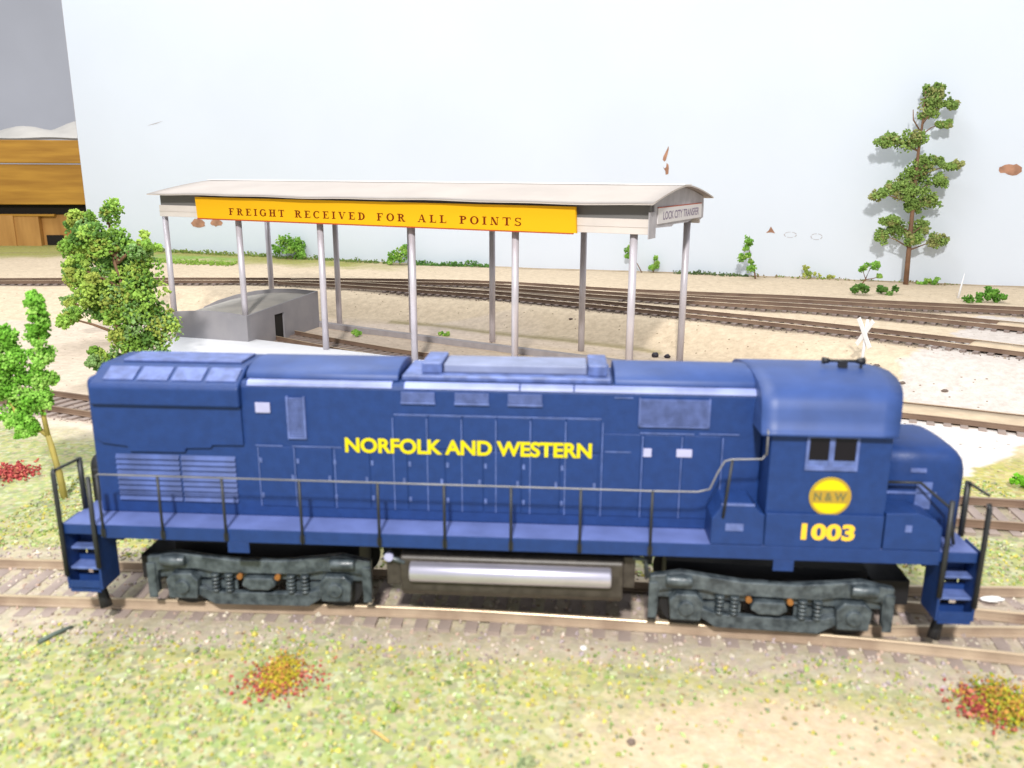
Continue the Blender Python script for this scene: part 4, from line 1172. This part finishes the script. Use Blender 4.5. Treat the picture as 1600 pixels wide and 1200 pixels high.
# ------------------------------------------------------------------ backdrop, wooden bench and room wall
def backdrop():
    pts = spline(BD, 1.0)
    mb = MB()
    n = len(pts)
    T = np.gradient(pts, axis=0); T /= np.linalg.norm(T, axis=1)[:, None]
    N = np.stack([-T[:, 1], T[:, 0]], 1)
    N *= np.sign(N[:, 1])[:, None]
    z0, z1 = -0.4, 42
    for i in range(n):
        lean = -1.0 if False else 0
        for (w, z) in ((0, z0), (0, z1), (0.5, z1), (0.5, z0)):
            q = pts[i] + N[i] * w
            mb.v.append((q[0], q[1], z))
    for i in range(n - 1):
        for j in range(4):
            a, b = i * 4 + j, i * 4 + (j + 1) % 4
            mb.f.append((a, b, b + 4, a + 4)); mb.sm.append(False)
    mb.f.append((0, 3, 2, 1)); mb.sm.append(False)
    e = (n - 1) * 4
    mb.f.append((e, e + 1, e + 2, e + 3)); mb.sm.append(False)
    o = mb.build('backdrop_board', WHITEBOARD)
    tag(o, 'tall plain white backdrop board with a few peeled brown spots', 'backdrop')
    ed = MB()
    p, nn, tt = pts[-1], N[-1], T[-1]
    ed.add([(p[0] + tt[0] * 0.02 + nn[0] * w, p[1] + tt[1] * 0.02 + nn[1] * w, z) for w, z in ((0, z0), (0, z1), (0.5, z1), (0.5, z0))], [(0, 1, 2, 3)])
    ed.build('board_edge', BOARDEDGE, o)
    def spot(x, z, outline, name='peeled_patch', m=PEEL):
        y = float(BDY(x)); i = int(np.argmin(np.abs(pts[:, 0] - x)))
        t = T[i] * np.sign(T[i][0]); nv = N[i]
        P = [(pts[i][0] + t[0] * (a + x - pts[i][0]) - nv[0] * 0.02, pts[i][1] + t[1] * (a + x - pts[i][0]) - nv[1] * 0.02, z + b) for a, b in outline]
        MB().add(P, [tuple(range(len(P)))]).build(name, m, o)
    def blob(rx, rz, seed, n=18):
        r = random.Random(seed)
        return [(rx * math.cos(2 * math.pi * i / n) * r.uniform(0.75, 1.15), rz * math.sin(2 * math.pi * i / n) * r.uniform(0.7, 1.2)) for i in range(n)]
    spot(12.6, 10.15, [(0.16, 1.05), (0.05, 0.75), (-0.20, 0.25), (-0.26, -0.05), (-0.12, -0.2), (0.0, -0.1), (0.10, 0.3), (0.2, 0.8)])
    spot(12.7, 9.3, [(-0.02, 0.55), (0.14, 0.4), (0.18, 0.1), (0.16, -0.35), (-0.06, -0.4), (-0.1, -0.1), (-0.25, 0.12), (-0.3, 0.25), (-0.18, 0.1), (-0.05, 0.2)])
    spot(36.6, 9.4, blob(0.82, 0.40, 3)); spot(38.3, 9.5, blob(0.7, 0.42, 5))
    spot(-30.2, 4.2, blob(0.85, 0.42, 8)); spot(-28.3, 4.25, blob(0.7, 0.36, 9))
    spot(20.9, 4.45, [(-0.3, -0.1), (-0.1, 0.1), (0.05, 0.42), (0.2, 0.2), (0.42, -0.12), (0.1, -0.05)])
    def ring(x, z, rx, rz, dash=1):
        n = 24
        y = float(BDY(x)); i = int(np.argmin(np.abs(pts[:, 0] - x)))
        t = T[i] * np.sign(T[i][0]); nv = N[i]
        mb2 = MB()
        for k in range(n):
            if dash > 1 and k % 5 == 0: continue
            q = []
            for rr, kk in ((1, k), (1, k + 1), (0.86, k + 1), (0.86, k)):
                a = 2 * math.pi * kk / n
                dx = rr * rx * math.cos(a) + x - pts[i][0]
                q.append((pts[i][0] + t[0] * dx - nv[0] * 0.02, pts[i][1] + t[1] * dx - nv[1] * 0.02, z + rr * rz * math.sin(a)))
            mb2.add(q, [(0, 1, 2, 3)])
        mb2.build('pencil_mark', PENCIL, o)
    ring(22.4, 4.25, 0.5, 0.23, 2); ring(24.3, 4.15, 0.45, 0.25, 2)
    spot(-33.6, 13.3, [(-1.0, -0.16), (0.0, 0.1), (0.8, 0.28), (0.0, 0.02)], 'scratch', PENCIL)
backdrop()

wb = thing('wooden_bench', 'orange pine bench front with a dark gap, left of the backdrop', 'workbench', (-52, 93, 0), math.radians(4))
B(-24, 14, 0, 3, 9.8, 12.2).build('top_board', WOOD, wb, 0.08)
B(-24, 14, 0.3, 3, 5.4, 9.68).build('apron_board', WOOD, wb, 0.08)
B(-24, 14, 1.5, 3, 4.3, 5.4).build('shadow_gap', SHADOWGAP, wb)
B(-24, -0.6, 1.0, 2.5, -3, 4.3).build('lower_panel', WOOD2, wb, 0.06)
B(-0.6, 14, 1.7, 2.6, -3, 4.3).build('lower_panel', WOOD2, wb, 0.06)
B(-5.0, -3.2, 0.8, 1.0, -3, 4.2).build('upright', WOOD2, wb, 0.05)
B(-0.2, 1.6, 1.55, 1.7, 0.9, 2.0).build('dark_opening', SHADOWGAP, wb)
B(-24, 1.2, 0.9, 1.4, 4.1, 4.34).build('ledge', WOOD, wb, 0.04)
v, f = [], []
nx_, ny_ = 40, 10
for i in range(nx_):
    for j in range(ny_):
        x = -20 + i * 0.85; y = 0.2 + j * 0.9
        hgt = 12.25 + max(0, (0.5 + 0.05 * (x + 8)) * (1 + 0.3 * math.sin(x * 0.9 + j))) * math.sin(math.pi * (j + 0.4) / ny_) * 1.6
        v.append((x, y, hgt if x < 14 else 12.25))
for i in range(nx_ - 1):
    for j in range(ny_ - 1):
        a = i * ny_ + j
        f.append((a, a + ny_, a + ny_ + 1, a + 1))
ps = MB().add(v, f, True).build('plastic_sheet', PLASTIC_SHEET)
ps.location = (-52, 93, 0); ps.rotation_euler = (0, 0, math.radians(4))
tag(ps, 'crumpled cloudy plastic sheet lying on the wooden bench', 'plastic sheet')
wl = B(-160, 140, 150, 152, -60, 140).build('room_wall', WALLG)
structure(wl)

# ------------------------------------------------------------------ trees and shrubs
def hp(px, pz, rx, rz, ry=None, y=0.0):
    return (px, y, pz, rx, ry if ry is not None else min(rx, rz) * 1.1, rz)
def rnd(a): return random.uniform(-a, a)

# tall thin pine before the backdrop on the right
sc = 20.6
big = [(48, 291, 20, 9), (38, 272, 14, 19), (64, 270, 14, 7), (35, 257, 12, 8), (51, 241, 16, 5), (-28, 218, 13, 11), (7, 215, 22, 15), (35, 186, 20, 10), (67, 181, 16, 7), (26, 170, 20, 17), (7, 158, 15, 14),
       (51, 158, 8, 13), (-38, 139, 20, 9), (-19, 151, 10, 8), (-3, 142, 16, 13), (29, 132, 24, 13), (-25, 98, 10, 8), (-32, 75, 9, 12), (-9, 88, 10, 15), (25, 91, 12, 12), (6, 72, 12, 10), (48, 69, 10, 11), (15, 120, 12, 8)]
big = [(a - 0.12 * b, b, rx, rz) for a, b, rx, rz in big]
limbs = [([(0, 0, -0.2), (-0.1, 0, 3.2), (-0.2, 0, 6.5), (-0.25, 0, 9.5), (-0.2, 0, 12.0), (-0.25, 0, 14.0)], 0.20, 0.05),
         ([(-0.3, 0, 11.2), (-0.9, 0, 12.0), (-1.0, 0, 12.7)], 0.06, 0.03)]
for (a, b, rx, rz) in big:
    limbs.append(([(-0.2, 0, max(2.5, b / sc - 0.8)), (a / sc * 0.6 - 0.08, rnd(0.3), b / sc - 0.25), (a / sc, 0, b / sc)], 0.06, 0.02))
bt = (30.0, 63.4)
plant('pine_tree', 'tallest tree, thin pine with sparse flat clumps by the backdrop', 'tree', (bt[0], bt[1], hz(*bt)),
      [hp(a / sc, b / sc, rx / sc * 1.28, rz / sc * 1.12, ry=0.55, y=rnd(0.4)) for a, b, rx, rz in big], limbs, GREEN_PINE, TRUNK, density=40, grain=0.085, nmin=16)

# two dark bushy trees on the left
sc = 32.6
t2 = [(150, 195, 34, 26), (185, 185, 20, 22), (228, 187, 24, 16), (190, 150, 42, 30), (165, 120, 30, 26), (215, 130, 34, 34), (232, 95, 36, 28), (200, 90, 34, 30), (130, 78, 22, 14), (155, 88, 24, 20), (245, 62, 34, 26), (210, 45, 40, 26), (165, 18, 24, 16), (190, 10, 34, 18), (255, 20, 26, 22), (240, 0, 26, 20), (140, 150, 14, 22)]
base = (-17.55, 37.0)
cl = [hp((a + 0.116 * b - 205) / sc, (b + 18) / sc, rx / sc, rz / sc, ry=0.75, y=rnd(0.5)) for a, b, rx, rz in t2]
lm = [([(0, 0, -0.2), (0.1, 0, 2), (0.2, 0.1, 4), (-0.2, 0, 6)], 0.22, 0.06)] + [([(0.1, 0, max(0.4, c[2] - 0.9)), (c[0] * 0.6, c[1] * 0.5, c[2] - 0.3), (c[0], c[1], c[2])], 0.08, 0.03) for c in cl]
plant('bushy_tree', 'big dark green bushy tree in front of the canopy at left', 'tree', (base[0], base[1], hz(*base)), cl, lm, GREEN_DARK, TRUNK, group='bushy trees at left', density=62, grain=0.078, nmin=9)
sc = 26.5
t3 = [(163, 202, 16, 18), (125, 188, 20, 16), (105, 180, 14, 12), (140, 168, 28, 18), (168, 160, 20, 16), (112, 150, 20, 16), (135, 138, 28, 20), (172, 132, 24, 20), (108, 118, 18, 16), (125, 100, 24, 16), (160, 100, 30, 20), (102, 68, 14, 12), (130, 74, 20, 14), (150, 60, 18, 16)]
base = (-21.9, 45.5)
cl = [hp((a + 0.129 * b - 178) / sc, (b - 8) / sc, rx / sc, rz / sc, ry=0.7, y=rnd(0.4)) for a, b, rx, rz in t3]
lm = [([(0, 0, -0.3), (0, 0, 3), (0.2, 0, 6.6)], 0.2, 0.06)] + [([(0.1, 0, max(0.8, c[2] - 0.8)), (c[0] * 0.6, c[1] * 0.5, c[2] - 0.3), (c[0], c[1], c[2])], 0.07, 0.03) for c in cl]
plant('bushy_tree', 'smaller bushy tree behind, before the wooden bench', 'tree', (base[0], base[1], hz(*base)), cl, lm, GREEN_DARK, TRUNK, group='bushy trees at left', density=56, grain=0.082, nmin=9)

# light green forked tree at the left edge
sc = 53.0
t4 = [(60, 312, 12, 16), (66, 285, 12, 22), (62, 255, 14, 22), (20, 258, 14, 14), (6, 240, 20, 18), (30, 225, 26, 18), (66, 222, 16, 20), (10, 200, 24, 20), (45, 190, 24, 18), (72, 190, 14, 22), (15, 172, 18, 18), (60, 160, 22, 18), (35, 150, 26, 18), (75, 158, 10, 14), (30, 128, 20, 14), (50, 120, 18, 14), (45, 108, 14, 10), (-18, 215, 16, 18), (-12, 186, 14, 16)]
base = (-13.15, 22.9)
cl = [hp((a + 0.135 * b - 106) / sc, b / sc, rx / sc * 1.08, rz / sc * 1.0, ry=0.30, y=rnd(0.12)) for a, b, rx, rz in t4]
lm = [([(0, 0, -0.1), (-0.06, 0, 0.8), (-0.18, 0, 1.6), (-0.24, 0, 1.95)], 0.10, 0.075),
      ([(-0.22, 0, 1.9), (-0.65, 0, 2.3), (-1.05, 0, 2.55), (-1.3, 0, 3.3), (-1.3, 0, 4.4)], 0.07, 0.03),
      ([(-0.24, 0, 1.92), (-0.3, 0, 2.7), (-0.2, 0, 3.6), (-0.1, 0, 4.6), (-0.05, 0, 5.9)], 0.075, 0.03)]
plant('forked_tree', 'light green tree with a forked yellow trunk at the left edge', 'tree', (base[0], base[1], hz(*base)), cl, lm, GREEN_LIGHT, TRUNKG, density=50, grain=0.046, nmin=14)

def small_tree(label, x, y, clumps, limbs, pal=GREEN_MID, grain=0.07, name='sapling', cat='sapling', density=26):
    plant(name, label, cat, (x, y, hz(x, y)), [hp(a, b, rx, rz, y=rnd(0.1)) for a, b, rx, rz in clumps], limbs, pal, TRUNK, density=density, grain=grain, leafname='leaves')
small_tree('leaning leafy sapling before the backdrop, left of two pencilled rings', 19.3, 66.6, [(-0.65, 3.0, 0.42, 0.55), (-0.95, 1.8, 0.42, 0.38), (-0.5, 1.9, 0.3, 0.3), (-0.2, 1.0, 0.55, 0.38), (-0.75, 2.4, 0.25, 0.3), (-0.35, 1.4, 0.25, 0.3)],
           [([(0.15, 0, -0.1), (0, 0, 0.7), (-0.4, 0, 1.6), (-0.65, 0, 2.9)], 0.07, 0.03)])
small_tree('thin sapling half hidden behind the right front canopy post', 10.8, 70.6, [(-0.9, 1.75, 0.42, 0.5), (-0.75, 2.3, 0.35, 0.3), (-1.1, 1.35, 0.3, 0.25)], [([(0.2, 0, -0.1), (-0.2, 0, 0.6), (-0.8, 0, 1.6)], 0.05, 0.03)])
small_tree('tiny leafy sprig just right of the right front canopy post', 11.9, 70.6, [(0.1, 0.75, 0.4, 0.38), (-0.1, 0.35, 0.5, 0.25), (0.15, 1.2, 0.2, 0.3)], [([(0, 0, -0.1), (0.1, 0, 1.1)], 0.05, 0.03)], name='sprig', cat='plant')
small_tree('small bonsai-like sapling with a flat top, left of tall pine', 26.4, 62.3, [(0.3, 1.55, 0.75, 0.28), (-0.35, 1.4, 0.3, 0.3), (1.1, 0.75, 0.2, 0.15), (0.75, 1.7, 0.4, 0.22)], [([(-0.5, 0, -0.25), (0, 0, 0.5), (0.3, 0, 1.4)], 0.06, 0.04), ([(0, 0, 0.5), (0.6, 0, 0.6), (1.1, 0, 0.75)], 0.04, 0.02), ([(0.02, 0, 0.55), (-0.3, 0, 1.3)], 0.03, 0.02)])
def bush(label, x, y, clumps, pal=GREEN_MID, grain=0.08, density=26, name='bush'):
    plant(name, label, 'bush', (x, y, hz(x, y)), [hp(a, b, rx, rz, ry=ry, y=0) for a, b, rx, rz, ry in clumps], None, pal, TRUNK, density=density, grain=grain, leafname='leaves')
bush('round green bush by the backdrop, between the first two rear posts', -20.8, 78.2, [(0, 1.3, 1.3, 0.8, 0.8), (1.0, 0.9, 0.7, 0.8, 0.6), (-0.9, 0.9, 0.8, 0.5, 0.5), (1.1, 0.35, 0.5, 0.4, 0.5)], grain=0.11)
bush('triangular green bush at the backdrop behind the middle canopy post', -10.6, 75.2, [(0.5, 0.75, 1.0, 0.7, 0.6), (-0.5, 0.4, 0.9, 0.4, 0.5), (1.0, 1.3, 0.5, 0.5, 0.4)], grain=0.1)
bush('low dark bush below the flat-topped sapling beside the far track', 25.3, 57.8, [(0.3, 0.32, 1.3, 0.38, 0.6), (-1.2, 0.45, 0.6, 0.42, 0.5)], [(0.07, 0.16, 0.03), (0.12, 0.22, 0.05)], grain=0.1)
bush('low mounded green bush at the right end beside the far track', 31.0, 54.2, [(-0.3, 0.4, 1.1, 0.4, 0.7), (0.5, 0.55, 0.8, 0.45, 0.6)], [(0.09, 0.22, 0.03), (0.13, 0.28, 0.04)], grain=0.1)
bush('small dark bush at the foot of the backdrop right of tall pine', 32.0, 63.6, [(0.1, 0.3, 0.55, 0.3, 0.3), (-0.6, 0.18, 0.5, 0.15, 0.3)], grain=0.08)
bush('pale yellow green weeds at the backdrop foot left of tall pine', 24.2, 66.6, [(-0.3, 0.35, 0.9, 0.35, 0.4), (0.9, 0.15, 0.8, 0.15, 0.3), (-0.8, 0.75, 0.2, 0.35, 0.2)], YELLOW_WEED, grain=0.07)
bush('small green tuft on the sand left of the middle canopy post', -9.1, 47.7, [(0, 0.22, 0.4, 0.18, 0.3)], grain=0.07)
bush('small green tuft on the sand right of the middle canopy post', -3.95, 48.0, [(0, 0.17, 0.34, 0.15, 0.28)], grain=0.06)
bush('bright green bush at the right edge behind the locomotive', 15.6, 23.75, [(0.05, 0.22, 0.5, 0.28, 0.4), (0.55, 0.25, 0.4, 0.25, 0.4)], [(0.13, 0.36, 0.02), (0.18, 0.45, 0.03)], grain=0.06)
RED = [(0.42, 0.075, 0.075), (0.34, 0.06, 0.055), (0.46, 0.15, 0.10)]
RG = [(0.46, 0.12, 0.08), (0.48, 0.40, 0.03), (0.42, 0.36, 0.04), (0.50, 0.24, 0.06), (0.40, 0.30, 0.04)]
def low_plant(label, x, y, groups, grain=0.03):
    t = thing('flower_tuft', label, 'plant', (x, y, hz(x, y)))
    for nm, n, (dx, dz, rx, rz), pal in groups:
        P = np.stack([NP.normal(dx, rx, n), NP.normal(0, 0.30, n), np.abs(NP.normal(0, rz, n)) + dz], 1)
        chips(nm, P, NP.uniform(0.6, 1.5, n) * grain * (1.15 if nm == 'blossoms' else 1), pick(pal, n, 0.3), LEAF, t)
low_plant('low red and yellow tuft in the foreground, left of centre', -4.45, 14.05, [('leaves', 900, (0.04, 0.0, 0.17, 0.06), RG[1:]), ('blossoms', 800, (0.0, -0.03, 0.38, 0.035), RED)])
low_plant('low red and yellow tuft in the foreground at the right edge', 8.75, 13.1, [('leaves', 1500, (0.12, 0.0, 0.30, 0.15), RG[1:] + [(0.24, 0.36, 0.05)]), ('blossoms', 380, (-0.25, 0, 0.24, 0.10), RED)])
low_plant('red tuft on the grass at the left edge behind locomotive', -15.7, 24.7, [('blossoms', 520, (0, 0, 0.32, 0.12), RED)], 0.045)

# weeds along the foot of the backdrop
def weeds():
    P, c = [], []
    for x0, x1, n, h, pal in ((-41, -24, 900, 0.35, [(0.16, 0.26, 0.05), (0.24, 0.32, 0.08), (0.3, 0.34, 0.1)]), (-24, -11, 500, 0.3, [(0.14, 0.22, 0.05), (0.2, 0.27, 0.08)]), (-9.5, -2, 700, 0.42, [(0.07, 0.17, 0.04), (0.1, 0.23, 0.05), (0.14, 0.26, 0.06)]),
                         (13.5, 19.3, 260, 0.26, [(0.08, 0.13, 0.05), (0.11, 0.16, 0.06)]), (19.3, 34, 120, 0.15, [(0.2, 0.26, 0.06), (0.25, 0.2, 0.1)])):
        x = NP.uniform(x0, x1, n)
        lump = 0.5 + 0.5 * np.sin(x * 2.1) * np.sin(x * 0.83 + 1)
        y = BDY(x) - NP.uniform(0.15, 1.4, n)
        z = height(x, y) + NP.uniform(0, 1, n) ** 1.5 * h * (0.3 + lump)
        P.append(np.stack([x, y, z], 1)); c.append(pick(pal, n, 0.25))
    x = NP.uniform(-33, -24.5, 900); y = BDY(x) - 6.5 + NP.normal(0, 0.5, 900)
    P.append(np.stack([x, y, height(x, y) + NP.uniform(0, 0.14, 900)], 1)); c.append(pick([(0.22, 0.36, 0.05), (0.28, 0.4, 0.08)], 900))
    P = np.concatenate(P); c = np.concatenate(c)
    o = chips('weeds', P, NP.uniform(0.05, 0.13, len(P)), c, LEAF)
    tag(o, 'uneven line of small green weeds along the backdrop foot', 'weeds', kind='stuff')
weeds()

# ------------------------------------------------------------------ small things
cb = thing('crossbuck_sign', 'small white crossbuck on a post behind the locomotive cab', 'crossing sign', (16.0, 37.2, hz(16.0, 37.2)), math.radians(-70))
MB().tube([(0, 0, -0.1), (0.05, 0, 1.1), (0.1, 0, 2.55)], 0.07, 8).build('post', STAKE, cb)
ch = MB()
for a in (0.96, -0.96):
    c, s = math.cos(a), math.sin(a)
    pts = [(0.1 + u * c - w * s, 1.95 + u * s + w * c) for u, w in ((-0.75, -0.11), (0.75, -0.11), (0.75, 0.11), (-0.75, 0.11))]
    ch.prism(pts, -0.10 if a > 0 else -0.14, -0.07 if a > 0 else -0.105, 'y')
ch.build('crossed_boards', STAKE, cb)
sk = MB().tube([(0, 0, -0.1), (0.12, 0, 0.9), (0.22, 0, 1.7)], [0.09, 0.06, 0.02], 7).build('wooden_stake', STAKE)
sk.location = (30.3, 56.3, hz(30.3, 56.3))
tag(sk, 'thin white stake standing behind the mounded bush at right', 'stake')

def lump(name, label, cat, x, y, r, m, squash=0.6, group=None, stretch=1.0, rz=0.0, seed=0, z=None):
    rr = random.Random(seed)
    n, k = 9, 6
    v = [(0, 0, r * squash)]
    for j in range(1, k):
        th = math.pi * j / k
        for i in range(n):
            ph = 2 * math.pi * i / n
            q = r * rr.uniform(0.8, 1.15)
            v.append((q * stretch * math.sin(th) * math.cos(ph), q * math.sin(th) * math.sin(ph), q * squash * math.cos(th)))
    v.append((0, 0, -r * squash))
    f = [(0, 1 + i, 1 + (i + 1) % n) for i in range(n)]
    for j in range(k - 2):
        for i in range(n):
            a = 1 + j * n + i; b = 1 + j * n + (i + 1) % n
            f.append((a, a + n, b + n, b))
    e = len(v) - 1
    f += [(e, 1 + (k - 2) * n + (i + 1) % n, 1 + (k - 2) * n + i) for i in range(n)]
    o = MB().add(v, f, False).build(name, m)
    o.location = (x, y, (hz(x, y) if z is None else z) + r * squash * 0.5)
    o.rotation_euler = (0, 0, rz)
    return tag(o, label, cat, group)
lump('scrap_lump', 'black scrap beside the rightmost rear canopy post', 'scrap', 8.05, 42.2, 0.17, SCRAP, 0.8, seed=1)
lump('scrap_lump', 'larger black scrap left of its twin by the rear post', 'scrap', 7.45, 42.4, 0.20, SCRAP, 0.8, seed=2)
lump('white_chip', 'bright white chip on the ballast right of centre foreground', 'chip', 1.46, 14.9, 0.07, CHIP, seed=3)
lump('white_chip', 'flat white chip between the rails at the right edge', 'chip', 10.7, 16.75, 0.13, CHIP, 0.35, stretch=2.0, seed=4, z=-0.15)
lump('brown_clod', 'brown clod on bare earth at the bottom right of centre', 'clod', 2.05, 12.2, 0.08, STONE, seed=5)
for i, (x, y, r, lab) in enumerate(((18.6, 34.6, 0.16, 'dark stone on the plaster in front of the crossing'), (13.4, 37.7, 0.14, 'dark stone on the sand left of the crossbuck'), (16.9, 37.6, 0.15, 'dark stone just right of the crossbuck foot'),
                                    (17.3, 35.8, 0.16, 'brown stone at the sand edge near the crossing'), (-16.8, 36.0, 0.12, 'small brown stone on the sand behind the locomotive tail'), (3.5, 49.2, 0.13, 'dark stone on the bank below the front track'))):
    lump('stone', lab, 'stone', x, y, r * 0.7, STONE, 0.6, group='loose stones', seed=20 + i, stretch=1.4)
def stick(label, p, q, r, m):
    P, Q = Vector(p), Vector(q)
    o = MB().tube([(0, 0, 0), tuple((Q - P) * 0.5 + Vector((0, 0, 0.02))), tuple(Q - P)], [r, r * 1.1, r * 0.8], 7).build('twig', m)
    o.location = P
    tag(o, label, 'twig')
stick('dark grey green twig lying near the left end steps', (-9.55, 15.0, hz(-9.55, 15) + 0.04), (-9.15, 15.55, hz(-9.15, 15.55) + 0.05), 0.045, STICKM)
stick('straw coloured twig on the grass at the bottom centre', (-2.43, 12.6, hz(-2.4, 12.6) + 0.03), (-2.08, 12.3, hz(-2.0, 12.3) + 0.03), 0.025, STICKO)
bush('flat dark green clump on the foreground grass near centre', -2.1, 13.2, [(0, 0.02, 0.25, 0.05, 0.12)], [(0.2, 0.3, 0.06), (0.3, 0.34, 0.1)], grain=0.03)
bush('grey green clump at the bottom edge right of centre', 0.25, 11.7, [(0, 0.04, 0.2, 0.1, 0.15)], [(0.22, 0.28, 0.14), (0.3, 0.34, 0.18)], grain=0.03)
